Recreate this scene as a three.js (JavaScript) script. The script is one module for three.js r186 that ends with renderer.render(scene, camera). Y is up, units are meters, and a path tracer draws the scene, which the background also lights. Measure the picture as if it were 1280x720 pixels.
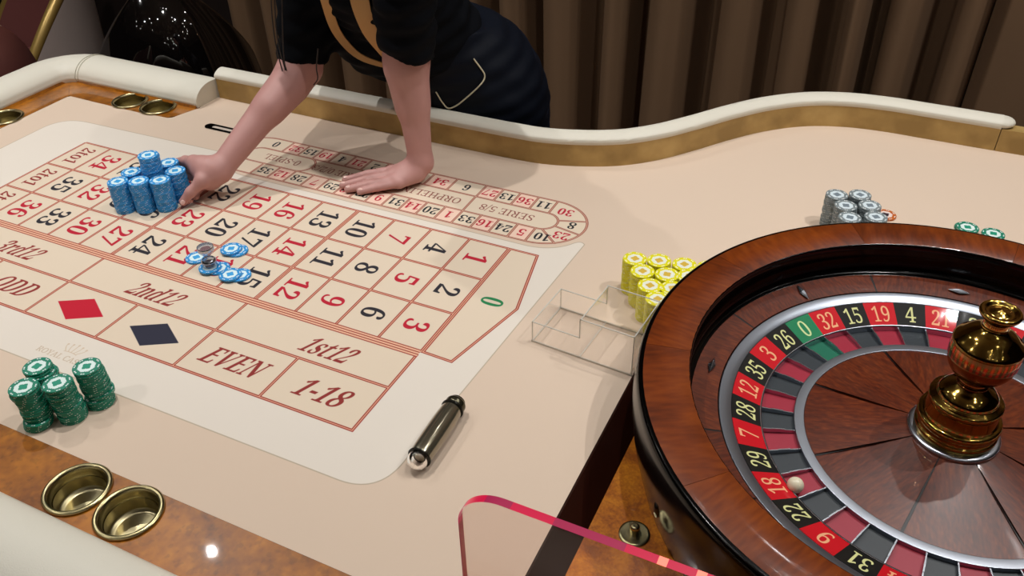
import * as THREE from 'three';
import { mergeGeometries, mergeVertices, toCreasedNormals } from 'three/addons/utils/BufferGeometryUtils.js';
import { RoundedBoxGeometry } from 'three/addons/geometries/RoundedBoxGeometry.js';
import { RectAreaLightUniformsLib } from 'three/addons/lights/RectAreaLightUniformsLib.js';

// ───────────────────────── camera, exposure, lamps ─────────────────────────
// y = 0 is the table top; metres; the layout's long axis runs along x, the viewer sits towards +z.
const scene = new THREE.Scene();
scene.background = new THREE.Color(0x060403);
const camera = new THREE.PerspectiveCamera(37.06, 1280 / 720, 0.05, 30);
camera.position.set(0.5533, 0.831, 1.1117);
camera.up.set(-0.2422, 0.8049, -0.5418);
camera.lookAt(0.5533 - 0.3569, 0.831 - 0.5931, 1.1117 - 0.7217);
scene.add(camera);
const renderer = new THREE.WebGLRenderer({ antialias: true });
renderer.toneMapping = THREE.LinearToneMapping;
renderer.toneMappingExposure = 1.0;
renderer.shadowMap.enabled = true;
RectAreaLightUniformsLib.init();
const CEILING = 2.05, FLOOR = -0.8;
const LAMP_POWER = 3.2, LAMP_COLOR = new THREE.Color(1.0, 0.982, 0.955);
const LAMPS = [];                                  // [x, z, strength]
// x, z, strength, where on the ceiling
LAMPS.push([-1.5, -0.28, 1.4, 'over the far left corner of the table'], [-0.5, 0.22, 1.22, 'over the middle of the printed layout'], [0.42, -0.02, 0.8, 'over the clear box'], [1.3, -0.3, 1.4, 'over the right end of the wheel']);
LAMPS.push([-2.1, 0.45, 1.3, 'over the chairs left of the table'], [-0.6, 0.85, 0.15, 'over the front wood border'], [0.97, -0.67, 0.75, 'over the curved dealer rail'], [1.5, 0.7, 0.12, 'over the front right corner of the table']);
LAMPS.push([0.54, -1.1, 0.22, 'before the curtain, left of the wheel'], [1.49, -1.04, 0.22, 'before the curtain, right of the wheel'], [-1.5, 1.5, 0.9, 'over the floor in front of the left end of the table']);

// ───────────────────────── helpers ─────────────────────────
const used = new Map();
function numbered(name) {
  const n = used.get(name) || 0; used.set(name, n + 1);
  return n ? `${name}_${String(n).padStart(3, '0')}` : name;
}
function tag(o, label, category, group, kind) {
  if (label) o.userData.label = label;
  if (category) o.userData.category = category;
  if (group) o.userData.group = group;
  if (kind) o.userData.kind = kind;
  return o;
}
function thing(name, label, category, pos = [0, 0, 0], turn = 0, group) {
  const g = new THREE.Group(); g.name = numbered(name); g.position.set(...pos); g.rotation.y = turn;
  scene.add(g); return tag(g, label, category, group);
}
function mesh(name, geo, mat, parent, label) {
  const m = new THREE.Mesh(geo, mat); m.castShadow = m.receiveShadow = true;
  m.name = parent === scene ? numbered(name) : name;
  parent.add(m);
  if (parent !== scene) {
    const same = parent.children.filter((c) => c.name.replace(/_\d{3}$/, '') === name).length - 1;
    if (same) m.name = `${name}_${String(same).padStart(3, '0')}`;
  }
  if (label) m.userData.label = label;
  return m;
}
function struct(name, geo, mat) { const m = mesh(name, geo, mat, scene); m.userData.kind = 'structure'; return m; }
function rng(seed) { return () => { seed = (seed + 0x6d2b79f5) | 0; let t = Math.imul(seed ^ (seed >>> 15), 1 | seed); t = (t + Math.imul(t ^ (t >>> 7), 61 | t)) ^ t; return ((t ^ (t >>> 14)) >>> 0) / 4294967296; }; }
const V = (x, y, z) => new THREE.Vector3(x, y, z);
const lerp = (a, b, t) => a + (b - a) * t, clamp = (x, a = 0, b = 1) => Math.min(b, Math.max(a, x)), smooth = (a, b, x) => { const t = clamp((x - a) / (b - a)); return t * t * (3 - 2 * t); };
function hash(i, j, s) { let h = Math.imul(i, 374761393) ^ Math.imul(j, 668265263) ^ Math.imul(s, 2147483647 / 3 | 0); h = Math.imul(h ^ (h >>> 13), 1274126177); return ((h ^ (h >>> 16)) >>> 0) / 4294967296; }
function vnoise(x, y, p, s) {                      // tiles with period p
  const i = Math.floor(x), j = Math.floor(y), u = x - i, v = y - j, a = u * u * (3 - 2 * u), b = v * v * (3 - 2 * v), m = (k) => ((k % p) + p) % p;
  return lerp(lerp(hash(m(i), m(j), s), hash(m(i + 1), m(j), s), a), lerp(hash(m(i), m(j + 1), s), hash(m(i + 1), m(j + 1), s), a), b);
}
function fbm(u, v, p, s, oct = 5) { let r = 0, a = 0.5; for (let o = 0; o < oct; o++) { r += a * vnoise(u * p, v * p, p, s + o * 17); p *= 2; a *= 0.5; } return r / (1 - 0.5 ** oct); }
function dataTex(n, fn, srgb = true) {
  const d = new Uint8Array(n * n * 4);
  for (let y = 0; y < n; y++) for (let x = 0; x < n; x++) { const c = fn(x / n, y / n), k = (y * n + x) * 4; d[k] = clamp(c[0], 0, 255); d[k + 1] = clamp(c[1], 0, 255); d[k + 2] = clamp(c[2], 0, 255); d[k + 3] = 255; }
  const t = new THREE.DataTexture(d, n, n, THREE.RGBAFormat); t.wrapS = t.wrapT = THREE.RepeatWrapping; t.magFilter = THREE.LinearFilter; t.minFilter = THREE.LinearMipmapLinearFilter; t.generateMipmaps = true;
  if (srgb) t.colorSpace = THREE.SRGBColorSpace; t.needsUpdate = true; return t;
}
function ramp(stops, t) { for (let i = 1; i < stops.length; i++) if (t <= stops[i][0] || i === stops.length - 1) { const [a, A] = stops[i - 1], [b, B] = stops[i], k = clamp((t - a) / (b - a)); return [0, 1, 2].map((q) => lerp(A[q], B[q], k)); } }
function scaled(t, sx, sy = sx) { const c = t.clone(); c.repeat.set(1 / sx, 1 / sy); c.needsUpdate = true; return c; }
function canvas(w, h) { const c = document.createElement('canvas'); c.width = w; c.height = h; return c; }
function canvasTex(c) { const t = new THREE.CanvasTexture(c); t.colorSpace = THREE.SRGBColorSpace; t.anisotropy = 8; return t; }
const std = (o) => new THREE.MeshPhysicalMaterial(o);

function lathe(pts, seg = 64) { return new THREE.LatheGeometry(pts.map(([r, y]) => new THREE.Vector2(r, y)), seg); }
// smooth curve through a lathe profile
function profile(pts, n = 60) { return new THREE.CatmullRomCurve3(pts.map(([r, y]) => V(r, y, 0)), false, 'centripetal').getPoints(n).map((p) => [Math.max(p.x, 0), p.y]); }
// a horizontal polygon (x, z), facing up at height y, uv in metres
function flat(pts, y = 0, holes = []) {
  const sh = new THREE.Shape(pts.map(([x, z]) => new THREE.Vector2(x, -z)));
  for (const h of holes) sh.holes.push(new THREE.Path(h.map(([x, z]) => new THREE.Vector2(x, -z))));
  const g = new THREE.ShapeGeometry(sh, 32); g.rotateX(-Math.PI / 2); g.translate(0, y, 0); return g;
}
function slab(pts, yTop, thick, holes = [], bevel = 0) {
  const sh = new THREE.Shape(pts.map(([x, z]) => new THREE.Vector2(x, -z)));
  for (const h of holes) sh.holes.push(new THREE.Path(h.map(([x, z]) => new THREE.Vector2(x, -z))));
  const g = new THREE.ExtrudeGeometry(sh, { depth: thick - 2 * bevel, bevelEnabled: bevel > 0, bevelSize: bevel, bevelOffset: -bevel, bevelThickness: bevel, bevelSegments: 2, curveSegments: 24 });
  g.rotateX(-Math.PI / 2); g.translate(0, yTop - thick + bevel, 0); return g;
}
function circle(cx, cz, r, n = 48, a0 = 0, a1 = Math.PI * 2) { const o = []; for (let i = 0; i < n; i++) { const a = a0 + ((a1 - a0) * i) / (a1 - a0 > 6.28 ? n : n - 1); o.push([cx + r * Math.cos(a), cz + r * Math.sin(a)]); } return o; }
// sweeps a closed or open profile [(d outward, y)] along a path of [x, z] (d to the left-hand normal of travel)
function sweep(path, prof, capEnds = true) {
  const n = path.length, m = prof.length, pos = [], uv = [], idx = []; let len = 0;
  for (let i = 0; i < n; i++) {
    const p = path[i], a = path[Math.max(0, i - 1)], b = path[Math.min(n - 1, i + 1)];
    let tx = b[0] - a[0], tz = b[1] - a[1]; const l = Math.hypot(tx, tz); tx /= l; tz /= l;
    if (i) len += Math.hypot(p[0] - path[i - 1][0], p[1] - path[i - 1][1]);
    let w = 0;
    for (let j = 0; j < m; j++) { const [d, y] = prof[j]; pos.push(p[0] + tz * d, y, p[1] - tx * d); if (j) w += Math.hypot(d - prof[j - 1][0], y - prof[j - 1][1]); uv.push(len, w); }
  }
  for (let i = 0; i + 1 < n; i++) for (let j = 0; j + 1 < m; j++) { const q = i * m + j; idx.push(q, q + m, q + 1, q + 1, q + m, q + m + 1); }
  if (capEnds) for (const [o, s] of [[0, 1], [(n - 1) * m, -1]]) for (let j = 1; j + 1 < m; j++) s > 0 ? idx.push(o, o + j, o + j + 1) : idx.push(o, o + j + 1, o + j);
  const g = new THREE.BufferGeometry(); g.setAttribute('position', new THREE.Float32BufferAttribute(pos, 3)); g.setAttribute('uv', new THREE.Float32BufferAttribute(uv, 2)); g.setIndex(idx);
  const c = toCreasedNormals(g, 0.9); return c;
}
function tube(pts, r, seg = 40, rad = 8) { const c = new THREE.CatmullRomCurve3(pts.map((p) => V(...p))); return new THREE.TubeGeometry(c, seg, r, rad); }
function box(x0, x1, y0, y1, z0, z1, r = 0) { const g = r ? new RoundedBoxGeometry(x1 - x0, y1 - y0, z1 - z0, 2, r) : new THREE.BoxGeometry(x1 - x0, y1 - y0, z1 - z0); g.translate((x0 + x1) / 2, (y0 + y1) / 2, (z0 + z1) / 2); return g; }
// a ring sector of a lathed closed profile between two angles; uv in metres (x, z) turned so that the grain follows the sector
function sector(prof, a0, a1, seg, grain = 0) {
  const m = prof.length, pos = [], uv = [], idx = [], am = (a0 + a1) / 2;
  for (let i = 0; i <= seg; i++) { const a = lerp(a0, a1, i / seg); for (const [r, y] of prof) { const x = r * Math.cos(a), z = r * Math.sin(a); pos.push(x, y, z); const dx = r * Math.cos(a - am), dz = r * Math.sin(a - am); uv.push(dx + grain * 0.37, dz + grain * 0.61); } }
  for (let i = 0; i < seg; i++) for (let j = 0; j + 1 < m; j++) { const q = i * m + j; idx.push(q, q + 1, q + m, q + 1, q + m + 1, q + m); }
  for (let j = 1; j + 2 < m; j++) { idx.push(0, j + 1, j); const o = seg * m; idx.push(o, o + j, o + j + 1); }
  const g = new THREE.BufferGeometry(); g.setAttribute('position', new THREE.Float32BufferAttribute(pos, 3)); g.setAttribute('uv', new THREE.Float32BufferAttribute(uv, 2)); g.setIndex(idx);
  return toCreasedNormals(g, 0.6);
}

// signed-distance bodies meshed with surface nets
const smin = (a, b, k) => { const h = Math.max(k - Math.abs(a - b), 0) / k; return Math.min(a, b) - h * h * k * 0.25; };
function capsule(p, a, b, ra, rb) {
  const bx = b[0] - a[0], by = b[1] - a[1], bz = b[2] - a[2], px = p[0] - a[0], py = p[1] - a[1], pz = p[2] - a[2];
  const t = clamp((px * bx + py * by + pz * bz) / (bx * bx + by * by + bz * bz + 1e-9));
  return Math.hypot(px - bx * t, py - by * t, pz - bz * t) - lerp(ra, rb, t);
}
const bones = (list, k) => (p) => { let d = 1e3; for (const b of list) d = smin(d, capsule(p, b[0], b[1], b[2], b[3]), b[4] || k); return d; };
function nets(sdf, lo, hi, cell) {
  const n = [0, 1, 2].map((i) => Math.ceil((hi[i] - lo[i]) / cell) + 1), [nx, ny, nz] = n, f = new Float32Array(nx * ny * nz), at = (i, j, k) => (k * ny + j) * nx + i;
  for (let k = 0; k < nz; k++) for (let j = 0; j < ny; j++) for (let i = 0; i < nx; i++) f[at(i, j, k)] = sdf([lo[0] + i * cell, lo[1] + j * cell, lo[2] + k * cell]);
  const id = new Int32Array(nx * ny * nz).fill(-1), pos = [], nor = [], idx = [];
  for (let k = 0; k + 1 < nz; k++) for (let j = 0; j + 1 < ny; j++) for (let i = 0; i + 1 < nx; i++) {
    let c = 0, x = 0, y = 0, z = 0, mask = 0; const v = [];
    for (let q = 0; q < 8; q++) { const w = f[at(i + (q & 1), j + ((q >> 1) & 1), k + (q >> 2))]; v.push(w); if (w < 0) mask |= 1 << q; }
    if (mask === 0 || mask === 255) continue;
    for (let q = 0; q < 8; q++) for (const b of [1, 2, 4]) { if (q & b) continue; const r = q | b; if ((v[q] < 0) === (v[r] < 0)) continue; const t = v[q] / (v[q] - v[r]); x += (q & 1) + (b === 1 ? t : 0); y += ((q >> 1) & 1) + (b === 2 ? t : 0); z += (q >> 2) + (b === 4 ? t : 0); c++; }
    id[at(i, j, k)] = pos.length / 3;
    const P = [lo[0] + (i + x / c) * cell, lo[1] + (j + y / c) * cell, lo[2] + (k + z / c) * cell]; pos.push(...P);
    const e = cell * 0.5, g = [0, 1, 2].map((a) => { const A = [...P], B = [...P]; A[a] += e; B[a] -= e; return sdf(A) - sdf(B); }), l = Math.hypot(...g) || 1; nor.push(g[0] / l, g[1] / l, g[2] / l);
  }
  const quad = (a, b, c, d, flip) => { if (a < 0 || b < 0 || c < 0 || d < 0) return; flip ? idx.push(a, c, b, a, d, c) : idx.push(a, b, c, a, c, d); };
  for (let k = 1; k + 1 < nz; k++) for (let j = 1; j + 1 < ny; j++) for (let i = 1; i + 1 < nx; i++) {
    const s = f[at(i, j, k)] < 0;
    if (s !== f[at(i + 1, j, k)] < 0) quad(id[at(i, j - 1, k - 1)], id[at(i, j, k - 1)], id[at(i, j, k)], id[at(i, j - 1, k)], !s);
    if (s !== f[at(i, j + 1, k)] < 0) quad(id[at(i - 1, j, k - 1)], id[at(i - 1, j, k)], id[at(i, j, k)], id[at(i, j, k - 1)], !s);
    if (s !== f[at(i, j, k + 1)] < 0) quad(id[at(i - 1, j - 1, k)], id[at(i, j - 1, k)], id[at(i, j, k)], id[at(i - 1, j, k)], !s);
  }
  const g = new THREE.BufferGeometry(); g.setAttribute('position', new THREE.Float32BufferAttribute(pos, 3)); g.setAttribute('normal', new THREE.Float32BufferAttribute(nor, 3));
  g.setAttribute('uv', new THREE.Float32BufferAttribute(pos.filter((_, q) => q % 3 !== 1), 2)); g.setIndex(idx); return g;
}

// ───────────────────────── materials ─────────────────────────
const weave = dataTex(128, (u, v) => { const a = 127 + 60 * Math.sin(u * Math.PI * 64) * Math.sin(v * Math.PI * 64) + 40 * (hash(u * 128 | 0, v * 128 | 0, 3) - 0.5); return [a, a, a]; }, false);
const burl = dataTex(512, (u, v) => {
  const w = fbm(u, v, 4, 11), t = fbm((u + 0.18 * w) % 1, (v + 0.3 * fbm(u, v, 4, 5)) % 1, 6, 23, 5), fine = fbm(u, v, 48, 41, 3), fleck = smooth(0.62, 0.75, fbm(u, v, 64, 91, 2));
  const c = ramp([[0.25, [118, 64, 5]], [0.45, [154, 90, 8]], [0.6, [176, 106, 12]], [0.8, [196, 126, 22]]], 0.5 + 0.75 * (t - 0.5) + 0.3 * (fine - 0.5)); return c.map((q) => q * (1 - 0.1 * fleck));
});
const golden = dataTex(512, (u, v) => { const w = fbm(u, v, 4, 19), t = fbm((u + 0.2 * w) % 1, v, 8, 29, 5), f = fbm(u, v, 64, 47, 2); return ramp([[0.25, [150, 88, 8]], [0.5, [188, 122, 20]], [0.8, [218, 156, 48]]], 0.5 + 0.8 * (t - 0.5) + 0.4 * (f - 0.5)); });
const rimWood = dataTex(512, (u, v) => {
  const w = fbm(u, v, 3, 7), t = fbm((u + 0.1 * w) % 1, v, 5, 61, 5), g = fbm((u * 1) % 1, (v * 6) % 1, 12, 77, 4), fig = Math.sin((v * 18 + 5 * w) * Math.PI * 2) * 0.5 + 0.5;
  return ramp([[0.2, [88, 38, 8]], [0.5, [122, 58, 14]], [0.8, [150, 80, 24]]], 0.55 * t + 0.38 * g + 0.06 * fig);
});
const mahogany = dataTex(512, (u, v) => {
  const w = fbm(u, v, 3, 15), fig = Math.sin((v * 14 + 6 * w + u * 3) * Math.PI * 2) * 0.5 + 0.5, g = fbm(u, (v * 4) % 1, 24, 55, 4);
  return ramp([[0.2, [62, 20, 7]], [0.5, [94, 36, 12]], [0.8, [124, 56, 20]]], 0.1 * fig + 0.55 * g + 0.35 * w);
});
const patina = dataTex(256, (u, v) => { const t = fbm(u, v, 6, 33, 5); return ramp([[0.25, [158, 128, 74]], [0.5, [184, 152, 92]], [0.75, [206, 174, 112]]], t); });
const scuff = dataTex(256, (u, v) => { const t = 110 + 90 * fbm(u, v, 8, 71, 5); return [t, t, t]; }, false);
const leatherBump = dataTex(256, (u, v) => { const a = 255 * fbm(u, v, 48, 9, 3); return [a, a, a]; }, false);
const M = {
  cloth: std({ color: 0xdcc6b1, roughness: 0.92, bumpMap: scaled(weave, 0.06), bumpScale: 0.0001 }),
  burl: std({ map: scaled(burl, 0.42), roughness: 0.35, clearcoat: 0.8, clearcoatRoughness: 0.02 }),
  plate: std({ map: scaled(golden, 0.16), color: 0xffe08a, roughness: 0.4, clearcoat: 0.8, clearcoatRoughness: 0.08 }),
  cove: std({ color: 0x2c1109, roughness: 0.25, clearcoat: 0.8, clearcoatRoughness: 0.1 }),
  rim: std({ map: scaled(rimWood, 0.3), color: 0xf2dcae, roughness: 0.45, specularIntensity: 0.5, clearcoat: 0.6, clearcoatRoughness: 0.1 }),
  mahogany: std({ map: scaled(mahogany, 0.22), roughness: 0.35, clearcoat: 1, clearcoatRoughness: 0.03 }),
  black: std({ color: 0x040303, roughness: 0.16, specularIntensity: 0.55 }),
  blackLine: std({ color: 0x080404, roughness: 0.4 }),
  chrome: std({ color: 0xbcc1ca, metalness: 1, roughness: 0.26 }),
  satin: std({ color: 0xa2a7b0, metalness: 1, roughness: 0.34 }),
  brass: std({ color: 0xb8964a, metalness: 1, roughness: 0.11 }),
  cup: std({ color: 0xaea27a, metalness: 1, roughness: 0.26 }),
  leather: std({ color: 0xe4dfd0, roughness: 0.45, bumpMap: scaled(leatherBump, 0.05), bumpScale: 0.0002, specularIntensity: 0.7 }),
  seam: std({ color: 0xc2bdaa, roughness: 0.6 }),
  gold: std({ map: scaled(patina, 0.4), roughness: 0.42, metalness: 0.25 }),
  darkWood: std({ color: 0x2a150b, roughness: 0.4 }),
  skin: std({ color: 0xc4918a, roughness: 0.5, sheen: 0.2, sheenColor: new THREE.Color(0xffc0b0), sheenRoughness: 0.6 }),
  nail: std({ color: 0xe8c0b6, roughness: 0.2 }),
  shirt: std({ color: 0x06080e, roughness: 0.85, specularIntensity: 0.25 }),
  apron: std({ color: 0x080d18, roughness: 0.6, specularIntensity: 0.3, sheen: 0.35, sheenColor: new THREE.Color(0x2c4a78), sheenRoughness: 0.4 }),
  trim: std({ color: 0xc79b5e, roughness: 0.6 }),
  piping: std({ color: 0xcfc6a8, roughness: 0.6 }),
  hair: std({ color: 0x1c0f0b, roughness: 0.45 }),
  curtain: std({ color: 0x7d5f44, roughness: 0.85, sheen: 0.3, sheenColor: new THREE.Color(0x8a6a4a), sheenRoughness: 0.5 }),
  ceiling: std({ color: 0xbdb4a8, roughness: 0.8 }),
  wall: std({ color: 0x24150f, roughness: 0.8 }),
  carpet: std({ color: 0x1c110d, roughness: 1 }),
  acrylic: std({ color: 0xffffff, transmission: 1, thickness: 0, roughness: 0.0, ior: 1.49 }),
  acrylicEdge: std({ color: 0xf2efe8, transmission: 0.5, thickness: 0, roughness: 0.45, ior: 1.49 }),
};

// ───────────────────────── room ─────────────────────────
struct('floor', box(-3.8, 3.4, FLOOR - 0.1, FLOOR, -1.7, 3.4), M.carpet);
struct('ceiling', box(-3.8, 3.4, CEILING, CEILING + 0.1, -1.7, 3.4), M.ceiling);
{ // a sprinkle of tiny ceiling lights, the points that sparkle in brass and lacquer
  const R = rng(31), dots = [];
  for (let i = 0; i < 34; i++) { const g = new THREE.CylinderGeometry(0.012, 0.012, 0.004, 12); g.translate(lerp(-2.6, 2.6, R()), CEILING - 0.0025, lerp(-1.4, 2.4, R())); dots.push(g); }
  tag(mesh('starlight', mergeGeometries(dots), std({ color: 0xfff4e6, emissive: LAMP_COLOR, emissiveIntensity: 90 }), scene), 'tiny points of light scattered over the ceiling', 'light', null, 'stuff');
}
struct('wall_back', box(-3.8, 3.4, FLOOR, CEILING, -1.8, -1.6), M.wall);
struct('wall_front', box(-3.8, 3.4, FLOOR, CEILING, 3.3, 3.5), M.wall);
struct('wall_left', box(-3.9, -3.7, FLOOR, CEILING, -1.7, 3.4), M.wall);
struct('wall_right', box(3.3, 3.5, FLOOR, CEILING, -1.7, 3.4), M.wall);

// ceiling downlights: glowing disc and a spot of the same size just in front of it
{
  const trim = lathe([[0.015, 0.0], [0.034, -0.004], [0.038, 0.0], [0.038, 0.006]], 32), disc = new THREE.CylinderGeometry(0.015, 0.015, 0.004, 32);
  const glow = std({ color: 0xfff4e6, emissive: LAMP_COLOR, emissiveIntensity: 60 });
  LAMPS.forEach(([x, z, k, where]) => {
    const t = thing('ceiling_spotlight', `round ceiling spotlight ${where}`, 'spotlight', [x, CEILING - 0.007, z], 0, 'ceiling spotlights above the table');
    mesh('trim_ring', trim, M.satin, t); mesh('lens', disc, glow, t);
    const s = new THREE.SpotLight(LAMP_COLOR, LAMP_POWER * k, 0, 0.95, 0.7, 2); s.position.set(0, -0.012, 0); s.target.position.set(0, -2, 0); s.castShadow = true; s.shadow.radius = 0.75; s.shadow.mapSize.set(2048, 2048);
    s.name = 'lamp_light'; t.add(s, s.target);
  });
}

// ───────────────────────── table ─────────────────────────
const WX = 0.7092, WZ = 0.2046;                     // wheel axis
const RAIL = [];                                    // foot of the dealer's rail, left to right
for (let i = 0; i <= 16; i++) RAIL.push([lerp(-0.905, -0.16, i / 16), -0.302]);
RAIL.push(...new THREE.CatmullRomCurve3([[-0.16, -0.302], [-0.08, -0.306], [-0.007, -0.325], [0.073, -0.362], [0.135, -0.415], [0.192, -0.486], [0.25, -0.567], [0.314, -0.64], [0.384, -0.692], [0.458, -0.719], [0.534, -0.728], [0.609, -0.7275], [0.746, -0.7255]].map(([x, z]) => V(x, 0, z)), false, 'centripetal').getPoints(90).slice(1).map((p) => [p.x, p.z]));
const RAIL_END = [[0.7475, -0.7255], [1.0, -0.7255], [1.32, -0.7255]];
const CUPS = [[-0.259, 0.707], [-0.1725, 0.707], [-1.088, -0.2005], [-1.001, -0.2005], [-1.2875, -0.016]];
const CUP_R = 0.0405;
const table = thing('roulette_table', 'cream cloth roulette table with printed betting layout, burl wood border and padded cream rails', 'table');
const PX0 = -1.2, PZ0 = -0.205, PW = 1.34, PH = 0.805;
const printOutline = [[PX0, -0.14], [-0.89, -0.14], [-0.89, PZ0], [PX0 + PW, PZ0], [PX0 + PW, PZ0 + PH], [PX0, PZ0 + PH]];
const slotX0 = -0.832, slotX1 = -0.715, slotZ = -0.1715;
{
  const arc = circle(WX, WZ, 0.404, 80, Math.PI, Math.PI * 2);
  const corner = (cx, cz, r, a0, a1) => circle(cx, cz, r, 8, a0, a1);
  const outline = [[-1.25, 0.667], [0.301, 0.667], [0.301, WZ], ...arc, [1.118, WZ], [1.118, 0.667], [1.32, 0.667], ...RAIL_END.slice().reverse().map(([x, z]) => [x, z - 0.002]), ...RAIL.slice().reverse().map(([x, z]) => [x, z - 0.002]), [-0.93, -0.304], ...corner(-0.945, -0.182, 0.015, 0, Math.PI / 2), ...corner(-1.24, -0.155, 0.012, -Math.PI / 2, -Math.PI)].map(([x, z]) => [x, z]);
  mesh('table_cloth', flat(outline, 0, [printOutline]), M.cloth, table, 'smooth beige cloth');
  // under the cloth, a board that carries it
  mesh('table_board', slab(outline, -0.0006, 0.03), M.darkWood, table);
  // ── printed layout
  const S = 1520, c = canvas(Math.round(PW * S), Math.round(PH * S)), x = c.getContext('2d');
  x.setTransform(S, 0, 0, S, -PX0 * S, -PZ0 * S);    // draw in metres: x right, z down
  x.fillStyle = '#dcc6b1'; x.fillRect(PX0, PZ0, PW, PH);
  const CELL = '#e3d1ba', CREAM = '#e6dccf', RED = '#bc1730', BLACK = '#27242c', INK = '#9a3029', FILL = '#e9bb9b', WORD = '#91302c';
  // cream field, wrapped under the racetrack
  x.beginPath(); x.moveTo(-1.165, 0.5); x.lineTo(-1.165, -0.01); x.quadraticCurveTo(-1.165, -0.076, -1.09, -0.077);
  x.lineTo(-0.695, -0.086); x.quadraticCurveTo(-0.665, -0.023, -0.6, -0.0225); x.lineTo(0.02, -0.0225); x.quadraticCurveTo(0.068, -0.024, 0.092, -0.058);
  x.quadraticCurveTo(0.104, -0.078, 0.114, -0.066); x.lineTo(0.0885, 0.5); x.quadraticCurveTo(0.086, 0.556, 0.03, 0.557); x.lineTo(-1.11, 0.558); x.quadraticCurveTo(-1.165, 0.558, -1.165, 0.5); x.closePath();
  x.fillStyle = CREAM; x.fill(); x.strokeStyle = '#b9a892'; x.lineWidth = 0.0016; x.stroke();
  const col = (k) => -(k * 0.0779 + 0.00383 * ((k > 4 ? 0.5 : 0) + (k >= 4 ? 0.5 : 0) + (k > 8 ? 0.5 : 0) + (k >= 8 ? 0.5 : 0)));
  const LEFT = col(12) - 0.0739, DOZ = [-0.0036, -0.3178, -0.632, -0.9465], R0 = 0.3095, R1 = 0.3865, R2 = 0.4777, NZ = [-0.0015, 0.1, 0.2, 0.299];
  x.fillStyle = CELL; x.fillRect(LEFT, NZ[0], -LEFT, NZ[3] - NZ[0]); x.fillRect(DOZ[3], R0, DOZ[0] - DOZ[3], R2 - R0);
  const zero = [[0, NZ[0]], [0.0528, NZ[0]], [0.0846, 0.148], [0.0508, NZ[3] + 0.002], [0, NZ[3]]];
  x.beginPath(); zero.forEach(([a, b], i) => (i ? x.lineTo(a, b) : x.moveTo(a, b))); x.closePath(); x.fill();
  const lines = [];                                  // each [points, how many strands, closed]
  const L = (n, ...p) => lines.push([p, n]);
  L(2, [LEFT, NZ[0]], [0.0528, NZ[0]], [0.0846, 0.148], [0.0508, NZ[3] + 0.002], [0, NZ[3]]); L(2, [0, NZ[3]], [LEFT, NZ[3]], [LEFT, NZ[0]]);
  L(2, [LEFT, NZ[1]], [0, NZ[1]]); L(2, [LEFT, NZ[2]], [0, NZ[2]]);
  for (let k = 0; k <= 12; k++) L(k % 4 || k === 12 ? 2 : 3, [col(k), NZ[0]], [col(k), NZ[3]]);
  L(2, [DOZ[0], R0], [DOZ[0], R2], [DOZ[3], R2], [DOZ[3], R0], [DOZ[0], R0]); L(2, [DOZ[0], R1], [DOZ[3], R1]);
  for (const d of [1, 2]) L(2, [DOZ[d], R0], [DOZ[d], R1]);
  for (const e of [-0.1603, -0.319, -0.4769, -0.632, -0.79]) L(2, [e, R1], [e, R2]);
  x.lineJoin = 'miter'; x.lineCap = 'butt';
  const path = (p) => { x.beginPath(); p.forEach(([a, b], i) => (i ? x.lineTo(a, b) : x.moveTo(a, b))); const q = p[p.length - 1]; if (Math.hypot(q[0] - p[0][0], q[1] - p[0][1]) < 1e-6) x.closePath(); };
  for (const [p, n] of lines) { x.strokeStyle = INK; x.lineWidth = n === 3 ? 0.0082 : 0.005; path(p); x.stroke(); }
  for (const [p, n] of lines) { x.strokeStyle = FILL; x.lineWidth = n === 3 ? 0.0046 : 0.0014; path(p); x.stroke(); }
  for (const [p, n] of lines) if (n === 3) { x.strokeStyle = INK; x.lineWidth = 0.0016; path(p); x.stroke(); }
  x.fillStyle = FILL; x.fillRect(DOZ[3], 0.2962, -DOZ[3] - 0.002, 0.0166); x.fillStyle = INK; for (const z of [0.2962, 0.3012, 0.3062, 0.3112]) x.fillRect(DOZ[3], z, -DOZ[3] - 0.002, 0.0018);
  // letters: px, z of the centre, turn (radians, clockwise on the cloth), height in metres, width factor, slant
  const word = (t, cx, cz, turn, h, wide, color, slant = 0, weight = 'bold') => {
    x.save(); x.translate(cx, cz); x.rotate(turn); x.transform(wide, 0, -slant, 1, 0, 0); x.scale(h / 72, h / 72);
    x.font = `${weight} 100px serif`; x.textAlign = 'center'; x.textBaseline = 'alphabetic'; x.fillStyle = color; x.fillText(t, 0, 36); x.restore();
  };
  const reds = new Set([1, 3, 5, 7, 9, 12, 14, 16, 18, 19, 21, 23, 25, 27, 30, 32, 34, 36]);
  for (let n = 1; n <= 36; n++) {
    const k = Math.ceil(n / 3) - 1, r = (n - 1) % 3, cx = (col(k) + col(k + 1)) / 2 - 0.001, cz = (NZ[r] + NZ[r + 1]) / 2;
    word(String(n), cx, cz, Math.PI / 2, 0.041, 0.92, reds.has(n) ? RED : BLACK, 0);
  }
  word('0', 0.04, 0.147, Math.PI / 2, 0.037, 0.8, '#21824c');
  for (let r = 0; r < 3; r++) word('2to1', (LEFT + col(12)) / 2, (NZ[r] + NZ[r + 1]) / 2, Math.PI / 2, 0.032, 0.72, WORD);
  word('1st12', -0.128, 0.353, 0, 0.036, 0.66, WORD, 0.45); word('2nd12', -0.47, 0.353, 0, 0.036, 0.66, WORD, 0.45); word('3rd12', -0.79, 0.353, 0, 0.036, 0.66, WORD, 0.45);
  word('1-18', -0.082, 0.434, 0, 0.037, 0.8, WORD, 0.4); word('EVEN', -0.24, 0.434, 0, 0.037, 0.72, WORD, 0.4); word('ODD', -0.706, 0.434, 0, 0.037, 0.72, WORD, 0.4);
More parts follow.
